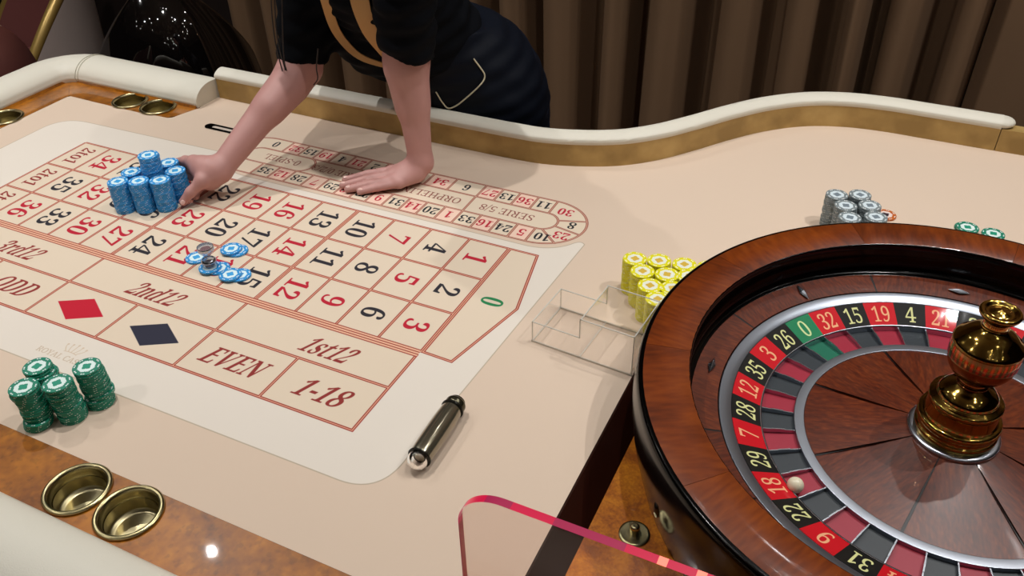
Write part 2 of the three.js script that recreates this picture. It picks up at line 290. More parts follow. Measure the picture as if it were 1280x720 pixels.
  for (const [cx, color] of [[-0.5545, '#c4122e'], [-0.398, '#2b2b3c']]) { x.beginPath(); x.moveTo(cx - 0.05, 0.4342); x.lineTo(cx, 0.405); x.lineTo(cx + 0.05, 0.4342); x.lineTo(cx, 0.4636); x.closePath(); x.fillStyle = color; x.fill(); }
  // faint house mark
  word('ROYAL CASINO', -0.481, 0.531, 0, 0.0105, 1.05, '#c9b49c', 0, 'normal');
  x.strokeStyle = '#d0b79a'; x.lineWidth = 0.0011; x.lineCap = 'round';
  for (const s of [-1, -0.5, 0, 0.5, 1]) { x.beginPath(); x.moveTo(-0.4816 + s * 0.011, 0.5185); x.quadraticCurveTo(-0.4816 + s * 0.02, 0.51, -0.4816 + s * 0.019, 0.503 + Math.abs(s) * 0.004); x.stroke(); x.beginPath(); x.arc(-0.4816 + s * 0.019, 0.5015 + Math.abs(s) * 0.004, 0.0011, 0, 7); x.stroke(); }
  x.beginPath(); x.moveTo(-0.494, 0.52); x.quadraticCurveTo(-0.4816, 0.517, -0.469, 0.52); x.stroke();
  // racetrack
  const T0 = -0.183, T1 = -0.1375, B1 = -0.0815, B0 = -0.035, MID = -0.109, XR = 0.0143, XL = -0.636;
  const oval = (rz, rx, xr, xl) => { x.beginPath(); x.ellipse(xr, MID, rx, rz, 0, -Math.PI / 2, Math.PI / 2); x.ellipse(xl, MID, rx, rz, 0, Math.PI / 2, Math.PI * 1.5); x.closePath(); };
  oval(0.074, 0.083, XR, XL); x.fillStyle = CELL; x.fill();
  const topN = [32, 15, 19, 4, 21, 2, 25, 17, 34, 6, 27, 13, 36, 11], topX = [-0.5967, -0.5563, -0.519, -0.4795, -0.439, -0.3995, -0.359, -0.305, -0.2525, -0.2005, -0.1363, -0.0994, -0.0632, -0.0248, 0.0143];
  const botN = [35, 12, 28, 7, 29, 18, 22, 9, 31, 14, 20, 1, 33, 16, 24, 5], botX = [-0.598, -0.555, -0.5156, -0.4735, -0.4345, -0.3949, -0.3585, -0.3225, -0.286, -0.2479, -0.2104, -0.1711, -0.1347, -0.0959, -0.0589, -0.0211, 0.0136];
  const RL = '#995448', PINK = '#efcdb9';
  topN.forEach((n, i) => { if (reds.has(n)) { x.fillStyle = PINK; x.fillRect(topX[i], T0, topX[i + 1] - topX[i], T1 - T0); } });
  botN.forEach((n, i) => { if (reds.has(n)) { x.fillStyle = PINK; x.fillRect(botX[i], B1, botX[i + 1] - botX[i], B0 - B1); } });
  const rail = [];
  const dbl = (draw) => rail.push(draw), seg = (a, b, c2, d) => dbl(() => { x.beginPath(); x.moveTo(a, b); x.lineTo(c2, d); });
  topX.forEach((t) => seg(t, T0, t, T1)); botX.forEach((t) => seg(t, B0, t, B1));
  dbl(() => oval(0.074, 0.083, XR, XL)); dbl(() => oval(0.028, 0.029, XR, XL));
  seg(XR + 0.028, MID - 0.012, XR + 0.076, MID - 0.028); seg(XR + 0.028, MID + 0.008, XR + 0.08, MID + 0.018); seg(XR + 0.012, MID + 0.027, XR + 0.05, MID + 0.06);
  seg(XL - 0.028, MID, XL - 0.083, MID); seg(XL - 0.01, MID + 0.027, XL - 0.03, MID + 0.07);
  seg(-0.1368, T1, -0.1355, B1); seg(-0.353, T1, -0.353, B1);
  dbl(() => { x.beginPath(); x.ellipse(-0.523, MID, 0.027, 0.028, 0, -Math.PI / 2, Math.PI / 2); });
  for (const d of rail) { x.strokeStyle = RL; x.lineWidth = 0.0046; d(); x.stroke(); }
  for (const d of rail) { x.strokeStyle = '#e2b79c'; x.lineWidth = 0.0012; d(); x.stroke(); }
  const U = Math.PI, small = (n, cx, cz, turn = U) => word(String(n), cx, cz, turn, 0.0225, 0.88, reds.has(+n) ? RED : '#1d1c22');
  topN.forEach((n, i) => small(n, (topX[i] + topX[i + 1]) / 2, (T0 + T1) / 2)); botN.forEach((n, i) => small(n, (botX[i] + botX[i + 1]) / 2, (B0 + B1) / 2));
  small(0, -0.628, (T0 + T1) / 2); small(26, XL - 0.052, MID - 0.03); small(3, XL - 0.05, MID + 0.032);
  small(30, XR + 0.028, MID - 0.044); small(8, XR + 0.056, MID - 0.006); small(23, XR + 0.051, MID + 0.033); small(10, XR + 0.022, MID + 0.05);
  for (const [t, cx] of [['SERIE 5/8', -0.058], ['ORPHELINS', -0.225], ['SERIE 0/2/3', -0.435], ['0-SPIEL', -0.573]]) word(t, cx, MID + 0.001, U, 0.021, t.length > 10 ? 0.78 : 0.85, '#8a4a40', 0, 'normal');
  const g = flat(printOutline, 0), p = g.attributes.position, uv = g.attributes.uv;
  for (let i = 0; i < p.count; i++) uv.setXY(i, (p.getX(i) - PX0) / PW, 1 - (p.getZ(i) - PZ0) / PH);
  mesh('printed_layout', g, std({ map: canvasTex(c), roughness: 0.92 }), table, 'printed betting layout with numbered cells and an oval track of small numbers');
}
{ // wooden border with holes for the cups, its mitred corner open at left and back
  const hole = ([x, z]) => circle(x, z, CUP_R - 0.003, 32), up = 0.0006;
  mesh('wood_border', slab([[-1.25, 0.6675], [1.34, 0.6675], [1.34, 0.764], [-1.33, 0.764]], up, 0.03, [hole(CUPS[0]), hole(CUPS[1])]), M.burl, table, 'glossy burl wood strip along the front');
  const side = slab([[-1.25, 0.6675], [-1.33, 0.764], [-1.33, -0.24], [-1.2505, -0.1655]], up, 0.03, [hole(CUPS[4])]);
  mesh('wood_border', side, M.burl, table, 'glossy burl wood strip along the left end');
  mesh('wood_border', slab([[-1.2505, -0.1665], [-1.33, -0.24], [-0.91, -0.24], [-0.9305, -0.181], [-0.945, -0.1665]], up, 0.03, [hole(CUPS[2]), hole(CUPS[3])]), M.burl, table, 'glossy burl wood strip at the far left');
  // light bead where the wood meets the padded rail
  const bead = [[-0.006, 0.0006], [-0.004, 0.006], [0.002, 0.008], [0.008, 0.0006]];
  mesh('wood_bead', sweep([[1.3, 0.76], [-1.325, 0.76]].reverse().map(([x, z]) => [x, z]).reverse(), bead.map(([d, y]) => [-d, y])), M.burl, table);
  mesh('wood_bead', sweep([[-1.326, 0.76], [-1.326, -0.236], [-0.915, -0.236]], bead.map(([d, y]) => [d, y])), M.burl, table);
  // padded armrest: front, round the two left corners, and back to the dealer's rail
  const r = 0.035, FZ = 0.759, pts = [[1.34, FZ]];
  for (let i = 1; i <= 30; i++) pts.push([lerp(1.34, -1.326 + r, i / 30), FZ]);
  pts.push(...circle(-1.326 + r, FZ - r, r, 9, Math.PI / 2, Math.PI).slice(1));
  for (let i = 1; i <= 16; i++) pts.push([-1.326, lerp(FZ - r, -0.236 + r, i / 16)]);
  pts.push(...circle(-1.326 + r, -0.236 + r, r, 9, Math.PI, Math.PI * 1.5).slice(1));
  const backStart = pts.length - 1;
  for (let i = 1; i <= 10; i++) pts.push([lerp(-1.326 + r, -0.912, i / 10), -0.236]);
  const pad = profile([[0.0, -0.002], [-0.003, 0.014], [0.012, 0.034], [0.042, 0.045], [0.08, 0.041], [0.112, 0.02], [0.124, -0.012], [0.118, -0.045], [0.1, -0.06]], 26).map(([d, y]) => [d, y]);
  const padP = new THREE.CatmullRomCurve3([[0.0, -0.002], [-0.003, 0.014], [0.012, 0.034], [0.042, 0.045], [0.08, 0.041], [0.112, 0.02], [0.124, -0.012], [0.118, -0.045], [0.1, -0.06]].map(([d, y]) => V(d, y, 0))).getPoints(26).map((q) => [-q.x, q.y]);
  mesh('padded_armrest', sweep(pts, padP.slice().reverse().map(([d, y]) => [-d, y]).map(([d, y]) => [d, y])), M.leather, table, 'cream leather armrest');
  // stitched seam over the far left corner
  const sp = pts[backStart], spn = pts[backStart - 1], seamAt = (p, q, off) => padP.slice(0, 22).map(([d, y]) => { const tx = q[0] - p[0], tz = q[1] - p[1], l = Math.hypot(tx, tz); return [p[0] + (tz / l) * -d + off * tx / l, y + 0.0004, p[1] - (tx / l) * -d + off * tz / l]; });
  for (const off of [0, 0.008]) mesh('seam', tube(seamAt(spn, sp, off), 0.0012, 40, 6), M.seam, table);
  // dealer's rail: gold faced upstand with a padded cream top
  const wall = [[0.03, -0.03], [0.03, 0.0475], [0, 0.0475], [0, -0.03]];
  mesh('gold_upstand', sweep(RAIL, wall), M.gold, table, 'brushed gold band facing the cloth');
  mesh('gold_upstand', sweep(RAIL_END, wall), M.gold, table, 'plain gold end piece');
  const top = new THREE.CatmullRomCurve3([[0.042, -0.05], [0.046, 0.02], [0.044, 0.05], [0.03, 0.066], [0.012, 0.066], [-0.003, 0.056], [-0.001, 0.0478]].map(([d, y]) => V(d, y, 0)), false, 'centripetal').getPoints(20).map((q) => [q.x, q.y]);
  mesh('padded_rail', sweep(RAIL, [[0.03, -0.05], ...top, [0.03, 0.0478]]), M.leather, table, 'cream leather top of the dealer rail');
  const endCap = new THREE.SphereGeometry(0.02, 20, 14); endCap.scale(1.1, 0.55, 1.05); endCap.translate(0.748, 0.0555, -0.7455); mesh('padded_rail', endCap, M.leather, table, 'rounded end of the padded rail');
  // recess for the wheel
  mesh('recess_edge', new THREE.ExtrudeGeometry(new THREE.Shape([[0.301, -0.0004], [0.3035, -0.0004], [0.334, -0.03], [0.301, -0.03]].map((q) => new THREE.Vector2(...q))), { depth: 0.667 - WZ, bevelEnabled: false }).translate(0, 0, WZ), M.cove, table, 'dark bevelled edge of the wheel recess');
  mesh('recess_plate', slab([[0.301, -0.24], [1.118, -0.24], [1.118, 0.667], [0.301, 0.667]], -0.03, 0.02), M.plate, table, 'glossy golden burl plate under the wheel');
  // brass screw knob in the plate
  const k = mesh('brass_knob', lathe([[0, 0.0022], [0.0075, 0.0022], [0.0095, 0.0012], [0.016, 0.0026], [0.0188, 0.002], [0.0192, 0]], 40), M.cup, table, 'brass screw knob set in the wood plate'); k.position.set(0.3875, -0.03, 0.4575);
  mesh('pin', lathe(profile([[0, 0.0165], [0.0042, 0.0165], [0.0058, 0.0145], [0.006, 0.009], [0.0048, 0.002]], 16), 28), M.cup, k);
  // black rimmed drop slot in the cloth
  const rr = 0.011, oval = (x0, x1, r, n = 12) => [...circle(x1, slotZ, r, n, -Math.PI / 2, Math.PI / 2), ...circle(x0, slotZ, r, n, Math.PI / 2, Math.PI * 1.5)];
  const sl = mesh('drop_slot', slab(oval(slotX0 + rr, slotX1 - rr, rr), 0.0022, 0.002, [oval(slotX0 + 0.024, slotX1 - 0.008, 0.0055)], 0.0006), M.black, table, 'black rimmed oblong slot in the cloth');
  mesh('slot_plate', slab(oval(slotX0 + 0.024, slotX1 - 0.008, 0.0055), 0.0009, 0.0006), std({ color: 0xd9cbbd, roughness: 0.25 }), sl);
  // body of the table
  mesh('table_apron', slab([[-1.32, 0.735], [1.3, 0.735], [1.3, -0.74], [0.5, -0.74], [0.12, -0.36], [-0.02, -0.325], [-0.9, -0.325], [-0.92, -0.25], [-1.32, -0.25]], -0.051, 0.12), M.darkWood, table);
  for (const cx of [-0.8, 0.7]) mesh('pedestal', box(cx - 0.3, cx + 0.3, FLOOR, -0.17, -0.15, 0.5, 0.02), M.darkWood, table);
}

// ───────────────────────── brass cups sunk in the border ─────────────────────────
{
  const D = -0.034, shell = lathe([...profile([[CUP_R - 0.0065, 0.0008], [CUP_R - 0.004, 0.0042], [CUP_R - 0.0005, 0.0045], [CUP_R + 0.0018, 0.0022], [CUP_R + 0.0012, 0.0006]], 20).reverse(), [CUP_R - 0.0068, -0.004], [CUP_R - 0.0072, -0.0105], [CUP_R - 0.0085, -0.011], [CUP_R - 0.009, -0.028]], 64);
  const floorG = lathe([[CUP_R - 0.009, -0.028], [CUP_R - 0.0115, -0.0315], [CUP_R - 0.016, -0.0325], [0, -0.0325]], 64);
  const names = ['left one of two brass cups in the front wood border', 'right one of two brass cups in the front wood border', 'left one of two brass cups in the far wood border', 'right one of two brass cups in the far wood border, beside the padded end', 'brass cup cut by the left frame edge in the left wood border'];
  CUPS.forEach(([x, z], i) => {
    const t = thing('brass_cup', names[i], 'cup', [x, 0.0006, z], i * 0.7, 'brass cup holders sunk in the wood border');
    mesh('rim', shell, M.cup, t); mesh('cup_bottom', floorG, std({ color: 0xb4a985, metalness: 1, roughness: 0.32, anisotropy: 0.7 }), t);
  });
}

// ───────────────────────── roulette wheel ─────────────────────────
const NUMBERS = [0, 32, 15, 19, 4, 21, 2, 25, 17, 34, 6, 27, 13, 36, 11, 30, 8, 23, 10, 5, 24, 16, 33, 1, 20, 14, 31, 9, 22, 18, 29, 7, 28, 12, 35, 3, 26];
const STEP = (Math.PI * 2) / 37, A0 = (-145 * Math.PI) / 180;
{
  const w = thing('roulette', 'large wooden roulette wheel with numbered ring and brass turret', 'roulette wheel', [WX, 0, WZ]);
  const rad = (d) => (d * Math.PI) / 180, reds = new Set([1, 3, 5, 7, 9, 12, 14, 16, 18, 19, 21, 23, 25, 27, 30, 32, 34, 36]);
  // bowl
  const outer = profile([[0.385, 0.1088], [0.3895, 0.1078], [0.3925, 0.103], [0.3945, 0.085], [0.395, 0.06], [0.392, 0.03], [0.386, 0.0], [0.379, -0.029]], 40);
  mesh('bowl', lathe([...outer.slice().reverse(), [0.36, 0.1]].map(([r, y]) => [r, y]), 160), M.black, w, 'black lacquered outer wall of the bowl');
  mesh('bowl_base', lathe([[0, -0.0295], [0.379, -0.0295]].reverse(), 96), M.black, w);
  for (const a of [139.5, 19.5, 259.5]) { const g = new THREE.SphereGeometry(1, 16, 10); g.scale(0.004, 0.013, 0.007); const m = mesh('lock_plate', g, M.black, w); m.position.set(0.3915 * Math.cos(rad(a)), 0.03, 0.3915 * Math.sin(rad(a))); m.rotation.y = -rad(a); }
  // rim veneer, ten segments
  for (let i = 0; i < 10; i++) { const a = rad(-118 + 36 * i), e = 0.0006; mesh('rim_segment', sector([[0.386, 0.1], [0.386, 0.1082], [0.3845, 0.109], [0.329, 0.109], [0.3276, 0.1082], [0.3276, 0.1], [0.386, 0.1]], a + e, a + rad(36) - e, 12, i), M.rim, w); }
  // ball track
  mesh('ball_track', lathe(profile([[0.3279, 0.1084], [0.3266, 0.1075], [0.3262, 0.1], [0.329, 0.09], [0.3325, 0.078], [0.332, 0.066], [0.327, 0.0575], [0.3215, 0.056], [0.3195, 0.0545]], 40), 160), M.black, w, 'black ball track');
  // stator panels and their dark joints
  for (let i = 0; i < 8; i++) { const a = rad(20 + 45 * i), e = 0.005; mesh('stator_panel', sector([[0.3205, 0.05], [0.3205, 0.0563], [0.286, 0.0498], [0.286, 0.044], [0.3205, 0.05]], a + e, a + rad(45) - e, 14, i + 3), M.mahogany, w); mesh('stator_joint', sector([[0.3205, 0.05], [0.3205, 0.056], [0.286, 0.0495], [0.286, 0.044], [0.3205, 0.05]], a - e, a + e, 2), M.blackLine, w); }
  // deflectors, alternately along and across
  const dg = new THREE.OctahedronGeometry(1, 0); const dgs = toCreasedNormals(new THREE.OctahedronGeometry(1, 2).scale(1, 1, 1), 0.3);
  { const p = dgs.attributes.position; for (let i = 0; i < p.count; i++) { const v = V(p.getX(i), p.getY(i), p.getZ(i)), l = Math.abs(v.x) + Math.abs(v.y) + Math.abs(v.z), k = lerp(1, 1 / l, 0.85); p.setXYZ(i, v.x * k, v.y * k, v.z * k); } }
  dgs.scale(0.0155, 0.0045, 0.0052); dgs.computeVertexNormals();
  for (let i = 0; i < 8; i++) { const a = rad(-92 + 45 * i), m = mesh('deflector', dgs, M.chrome, w); m.position.set(0.3015 * Math.cos(a), 0.0552, 0.3015 * Math.sin(a)); m.rotation.set(0, -a + (i % 2 ? 0 : Math.PI / 2), 0); if (i % 2) m.rotation.z = 0.17; }
  // rotor: bright ring, number tiles, pockets
  const ring = mesh('number_ring', lathe([[0.2848, 0.03], [0.2848, 0.0488], [0.2835, 0.0492], [0.276, 0.0475], [0.2685, 0.0442], [0.2674, 0.0424], [0.2674, 0.03]].reverse(), 160), std({ color: 0x9ba1ab, metalness: 0.9, roughness: 0.3 }), w, 'bright metal ring round the numbers');
  const ac = canvas(2048, 1280), x = ac.getContext('2d'), CW = 256, COLR = { r: '#cb0a1c', b: '#131311', g: '#1f8055' };
  NUMBERS.forEach((n, i) => {
    const ox = (i % 8) * CW, oy = Math.floor(i / 8) * CW; x.save(); x.beginPath(); x.rect(ox, oy, CW, CW); x.clip();
    x.fillStyle = n === 0 ? COLR.g : reds.has(n) ? COLR.r : COLR.b; x.fillRect(ox, oy, CW, CW);
    x.translate(ox + CW / 2, oy + CW / 2); x.scale(n > 9 ? 0.74 : 0.85, 1.18); x.font = '190px serif'; x.textAlign = 'center'; x.textBaseline = 'alphabetic'; x.fillStyle = n === 0 ? '#cfe0a0' : reds.has(n) ? '#f2b183' : '#dcdc9a'; x.strokeStyle = x.fillStyle; x.lineWidth = 3; x.fillText(String(n), 0, 66); x.strokeText(String(n), 0, 66); x.restore();
  });
  const tileM = std({ map: canvasTex(ac), roughness: 0.6, specularIntensity: 0.4, clearcoat: 0.5, clearcoatRoughness: 0.025 });
  const pocketM = { r: std({ color: 0x9c2036, roughness: 0.5 }), b: std({ color: 0x30363b, roughness: 0.5 }), g: std({ color: 0x12694f, roughness: 0.5 }) };
  const pocketGeo = sector([[0.2275, 0.0215], [0.187, 0.0235], [0.187, 0.02], [0.2275, 0.018], [0.2275, 0.0215]].reverse(), -STEP / 2, STEP / 2, 4);
  const fretGeo = mergeGeometries([box(0.187, 0.2285, 0.019, 0.0288, -0.00075, 0.00075), box(0.2, 0.2155, 0.0285, 0.0296, -0.0009, 0.0009)]);
  const pr = mesh('pocket_ring', lathe([[0.187, 0.018], [0.187, 0.0292], [0.1862, 0.0298], [0.175, 0.0298], [0.174, 0.0292], [0.174, 0.02]], 160), M.satin, w, 'bright metal ring inside the pockets');
  mesh('thin_ring', lathe([[0.2298, 0.0312], [0.2282, 0.0312], [0.2275, 0.029], [0.2275, 0.018]], 160), M.chrome, w);
  NUMBERS.forEach((n, i) => {
    const a = A0 + STEP * i, key = n === 0 ? 'g' : reds.has(n) ? 'r' : 'b', seg = 5, pos = [], uv = [], idx = [], nn = [];
    const prof = [[0.2676, 0.0425], [0.2672, 0.0437], [0.2292, 0.0303], [0.2292, 0.029]];
    for (let s = 0; s <= seg; s++) for (let j = 0; j < 4; j++) { const b = a + STEP * (s / seg - 0.5); pos.push(prof[j][0] * Math.cos(b), prof[j][1], prof[j][0] * Math.sin(b)); const u = ((i % 8) + 0.02 + 0.96 * (s / seg)) / 8, v = 1 - (Math.floor(i / 8) + [0.015, 0.02, 0.98, 0.985][j]) / 5; uv.push(u, v); }
    for (let s = 0; s < seg; s++) for (let j = 0; j < 3; j++) { const q = s * 4 + j; idx.push(q, q + 1, q + 4, q + 1, q + 5, q + 4); }
    const g = new THREE.BufferGeometry(); g.setAttribute('position', new THREE.Float32BufferAttribute(pos, 3)); g.setAttribute('uv', new THREE.Float32BufferAttribute(uv, 2)); g.setIndex(idx);
    mesh('number_tile', toCreasedNormals(g, 0.5), tileM, ring, `${key === 'g' ? 'green' : key === 'r' ? 'red' : 'black'} tile with the number ${n}`);
    const p = mesh('pocket', pocketGeo, pocketM[key], pr); p.rotation.y = -a;
    const f = mesh('fret', fretGeo, M.chrome, pr); f.rotation.y = -(a + STEP / 2);
  });
  // cone of eight veneer panels with dark joints
  const coneProf = [[0.174, 0.0285], [0.14, 0.0318], [0.1, 0.0375], [0.05, 0.0465], [0.05, 0.03], [0.174, 0.02], [0.174, 0.0285]].reverse();
  for (let i = 0; i < 8; i++) { const a = rad(58 + 45 * i); mesh('cone_panel', sector(coneProf, a + 0.011, a + rad(45) - 0.011, 14, i + 11), M.mahogany, w); mesh('cone_joint', sector(coneProf.map(([r, y]) => [r, y - 0.0007]), a - 0.011, a + 0.011, 2), M.blackLine, w); }
  // turret
  const y = (h) => 0.0416 + 0.95 * h, t = mesh('turret', lathe(profile([[0.0470, y(0.012)], [0.0475, y(0.02)], [0.0455, y(0.0215)], [0.0455, y(0.028)], [0.0475, y(0.0295)], [0.0482, y(0.034)], [0.0468, y(0.038)], [0.0425, y(0.0395)]], 50), 96), M.brass, w, 'polished brass turret');
  mesh('base_disc', lathe(profile([[0.0535, y(0.004)], [0.0535, y(0.0085)], [0.0515, y(0.0105)], [0.046, y(0.0115)]], 24), 96), M.chrome, t, 'silver disc under the turret');
  mesh('drum', lathe(profile([[0.0425, y(0.039)], [0.0415, y(0.043)], [0.0405, y(0.058)], [0.042, y(0.0625)], [0.0415, y(0.067)], [0.037, y(0.0695)], [0.0345, y(0.071)], [0.0335, y(0.0755)], [0.029, y(0.081)], [0.0215, y(0.0865)], [0.0172, y(0.09)]], 60), 96), M.brass, t);
  mesh('vase', lathe(profile([[0.0172, y(0.0895)], [0.0178, y(0.0925)], [0.0155, y(0.0945)], [0.0152, y(0.0985)], [0.0185, y(0.1015)], [0.026, y(0.108)], [0.0335, y(0.118)], [0.0375, y(0.13)], [0.0382, y(0.142)], [0.0378, y(0.153)]], 60), 96), std({ color: 0xa8703c, metalness: 1, roughness: 0.12 }), t, 'copper toned vase of the turret');
  mesh('dome', lathe(profile([[0.0378, y(0.1525)], [0.0384, y(0.156)], [0.0372, y(0.159)], [0.0325, y(0.164)], [0.0255, y(0.171)], [0.0165, y(0.177)], [0.0138, y(0.18)], [0.0134, y(0.188)], [0.0145, y(0.1925)], [0.0195, y(0.1965)], [0.0222, y(0.2005)], [0.0222, y(0.2035)], [0.0205, y(0.205)], [0.0175, y(0.2045)], [0.0135, y(0.202)], [0.006, y(0.2045)], [0, y(0.206)]], 90), 96), M.brass, t);
  // ball
  const b = mesh('roulette_ball', new THREE.SphereGeometry(0.0098, 32, 24), std({ color: 0xe9e0c4, roughness: 0.3 }), scene); b.position.set(0.5495, 0.0322, 0.358);
  tag(b, 'small ivory ball resting in the red pocket beside number 18', 'ball');
}

// ───────────────────────── chips ─────────────────────────
const CHIP_H = 0.0034, CHIP_R = 0.0187;
function chipMaterial(base, light, centre, spot = '#f4f6f4') {
  const c = canvas(512, 640), x = c.getContext('2d');
  x.fillStyle = base; x.fillRect(0, 0, 512, 640);
  x.save(); x.translate(256, 256);
  for (let i = 0; i < 8; i++) { x.save(); x.rotate((i * Math.PI) / 4 + 0.1); x.fillStyle = spot; x.fillRect(202, -36, 24, 30); x.fillRect(202, 6, 24, 30); x.restore(); }
  x.fillStyle = light; x.beginPath(); for (let i = 0; i < 64; i++) { const a = (i / 64) * Math.PI * 2, r = 158 - (i % 4 === 0 ? 14 : 0); x.lineTo(r * Math.cos(a), r * Math.sin(a)); } x.closePath(); x.fill();
  for (let i = 0; i < 8; i++) { x.save(); x.rotate((i * Math.PI) / 4 + 0.4); x.fillStyle = spot; x.fillRect(150, -9, 18, 18); x.restore(); }
  x.fillStyle = centre; x.beginPath(); for (let i = 0; i < 48; i++) { const a = (i / 48) * Math.PI * 2, r = 80 + 16 * Math.cos(4 * a) * (0.6 + 0.4 * Math.cos(8 * a)); x.lineTo(r * Math.cos(a), r * Math.sin(a)); } x.closePath(); x.fill();
  x.restore();
  x.fillStyle = spot;
  for (let i = 0; i < 8; i++) { const u = (i + 0.5) * 64; x.fillRect(u - 9, 536, 7, 36); x.fillRect(u + 4, 576, 7, 36); }
  return std({ map: canvasTex(c), roughness: 0.42 });
}
const chipGeo = (() => {
  const n = 40, pos = [], uv = [], idx = [], h = CHIP_H, e = 0.0004, rings = [[0, h], [CHIP_R * 0.6, h], [CHIP_R - e, h], [CHIP_R, h - e], [CHIP_R, e], [CHIP_R - e, 0], [0, 0]];
  rings.forEach(([r, y], j) => { for (let i = 0; i <= n; i++) { const a = (i / n) * Math.PI * 2; pos.push(r * Math.cos(a), y, r * Math.sin(a)); if (j <= 2 || j >= 5) { uv.push(0.5 + 0.49 * (r / CHIP_R) * Math.cos(a), 0.6 - 0.392 * (r / CHIP_R) * Math.sin(a)); } else uv.push(i / n, j === 3 ? 0.195 : 0.01); } });
  const row = (j, dup) => { for (let i = 0; i < n; i++) { const q = j * (n + 1) + i, p = q + n + 1; idx.push(q, q + 1, p, q + 1, p + 1, p); } };
  for (const j of [0, 1, 3, 5]) row(j);
  // bevel rows share the cap's uv on one side only: build them with the side strip
  const add = (j0, y0, r0, y1, r1, v0, v1) => { const o = pos.length / 3; for (const [r, y, v] of [[r0, y0, v0], [r1, y1, v1]]) for (let i = 0; i <= n; i++) { const a = (i / n) * Math.PI * 2; pos.push(r * Math.cos(a), y, r * Math.sin(a)); uv.push(i / n, v); } for (let i = 0; i < n; i++) { const q = o + i, p = q + n + 1; idx.push(q, q + 1, p, q + 1, p + 1, p); } };
  add(2, h, CHIP_R - e, h - e, CHIP_R, 0.198, 0.195); add(4, e, CHIP_R, 0, CHIP_R - e, 0.01, 0.005);
  const g = new THREE.BufferGeometry(); g.setAttribute('position', new THREE.Float32BufferAttribute(pos, 3)); g.setAttribute('uv', new THREE.Float32BufferAttribute(uv, 2)); g.setIndex(idx);
  return toCreasedNormals(g, 0.5);
})();
const CHIPS = {
  blue: chipMaterial('#2796dc', '#e2f8fc', '#3aa6e6'), green: chipMaterial('#0d8266', '#e4f6f1', '#189476'), yellow: chipMaterial('#e6de16', '#e9ecdc', '#d8b446'),
  grey: chipMaterial('#7c878a', '#d9e6ec', '#76848d'), orange: chipMaterial('#c2621e', '#f0dcd4', '#3a2a34'),
};
const ORD = ['top', 'second', 'third', 'fourth', 'fifth', 'sixth', 'seventh', 'eighth', 'ninth', 'tenth', 'eleventh', 'twelfth', 'thirteenth', 'fourteenth', 'fifteenth', 'sixteenth', 'seventeenth', 'eighteenth'];
const chipRand = rng(77);
function chip(color, x, y, z, label, group) { const m = mesh('roulette_chip', chipGeo, CHIPS[color], scene); m.position.set(x, y, z); m.rotation.y = chipRand() * 6.28; return tag(m, label, 'chip', group); }
// a stack counted from the top; lean(k) moves chip k sideways
const buried = {};
function stack(color, x, z, n, where, group, vis = 18, jitter = 0.0006, y0 = 0, lean) {
  for (let k = n - 1; k >= 0; k--) {
    const i = n - 1 - k, [lx, lz] = lean ? lean(i / Math.max(1, n - 1)) : [0, 0];
    const px = x + lx + (chipRand() - 0.5) * jitter * 2, py = y0 + i * (CHIP_H + 0.00002), pz = z + lz + (chipRand() - 0.5) * jitter * 2;
    if (k >= vis) { const g = chipGeo.clone(); g.rotateY(chipRand() * 6.28); g.translate(px, py, pz); (buried[color] ||= []).push(g); continue; }
    chip(color, px, py, pz, k ? `${color} chip, ${ORD[k]} from the top of the ${where}` : `top ${color} chip of the ${where}`, group);
  }
}
const Bg = 'blue chips in the pile by the hand';
stack('blue', -0.719, 0.173, 18, 'front left blue stack', Bg);
stack('blue', -0.6855, 0.1555, 18, 'front middle blue stack', Bg);
stack('blue', -0.652, 0.136, 18, 'front right blue stack by the thumb', Bg);
stack('blue', -0.7245, 0.1345, 18, 'left blue stack of the second row', Bg, 5);
stack('blue', -0.687, 0.1165, 18, 'blue stack under the short stack', Bg, 1);
stack('blue', -0.687, 0.1165, 10, 'short blue stack standing on the pile', Bg, 18, 0.0008, 18 * (CHIP_H + 0.00002));
stack('blue', -0.6505, 0.0975, 18, 'right blue stack of the second row', Bg, 12);
stack('blue', -0.6855, 0.0778, 18, 'rearmost blue stack', Bg, 3);
const Gg = 'green chips in four stacks at the front left';
stack('green', -0.404, 0.641, 18, 'leftmost green stack nearest the wood border', Gg, 18, 0.0012, 0, (t) => [0.003 * Math.sin(t * 5) + (t < 0.2 ? 0.004 : 0), (t < 0.2 ? 0.004 : -0.002) * 0.8]);
stack('green', -0.3705, 0.614, 18, 'front right green stack', Gg, 18, 0.0009, 0, (t) => [t > 0.45 ? -0.0015 : 0.002, t > 0.45 ? 0.0005 : 0]);
stack('green', -0.418, 0.6025, 18, 'rear left green stack', Gg, 7, 0.0009, 0, (t) => [t > 0.9 ? -0.006 : 0, 0]);
stack('green', -0.359, 0.574, 18, 'rear right green stack', Gg, 18, 0.001, 0, (t) => [t < 0.35 ? 0.003 : t > 0.9 ? -0.002 : 0, t < 0.2 ? 0.003 : 0]);
const Yg = 'yellow chips in stacks beside the wheel';
for (const [x, z, where, vis] of [[0.233, 0.025, 'leftmost yellow stack', 18], [0.27, 0.0145, 'second yellow stack of the rear row', 5], [0.3085, 0.0085, 'third yellow stack of the rear row', 4], [0.346, 0.001, 'last yellow stack of the rear row', 2], [0.2555, 0.053, 'left yellow stack of the second row', 18], [0.2925, 0.0455, 'middle yellow stack of the second row', 4], [0.325, 0.0365, 'right yellow stack of the second row', 2], [0.2775, 0.0835, 'left yellow stack of the third row', 18], [0.3105, 0.0765, 'right yellow stack of the third row', 2], [0.299, 0.112, 'yellow stack nearest the clear box', 18]])
  stack('yellow', x, z, 18, where, Yg, vis, 0.0005);
const Sg = 'grey chips in stacks behind the wheel';
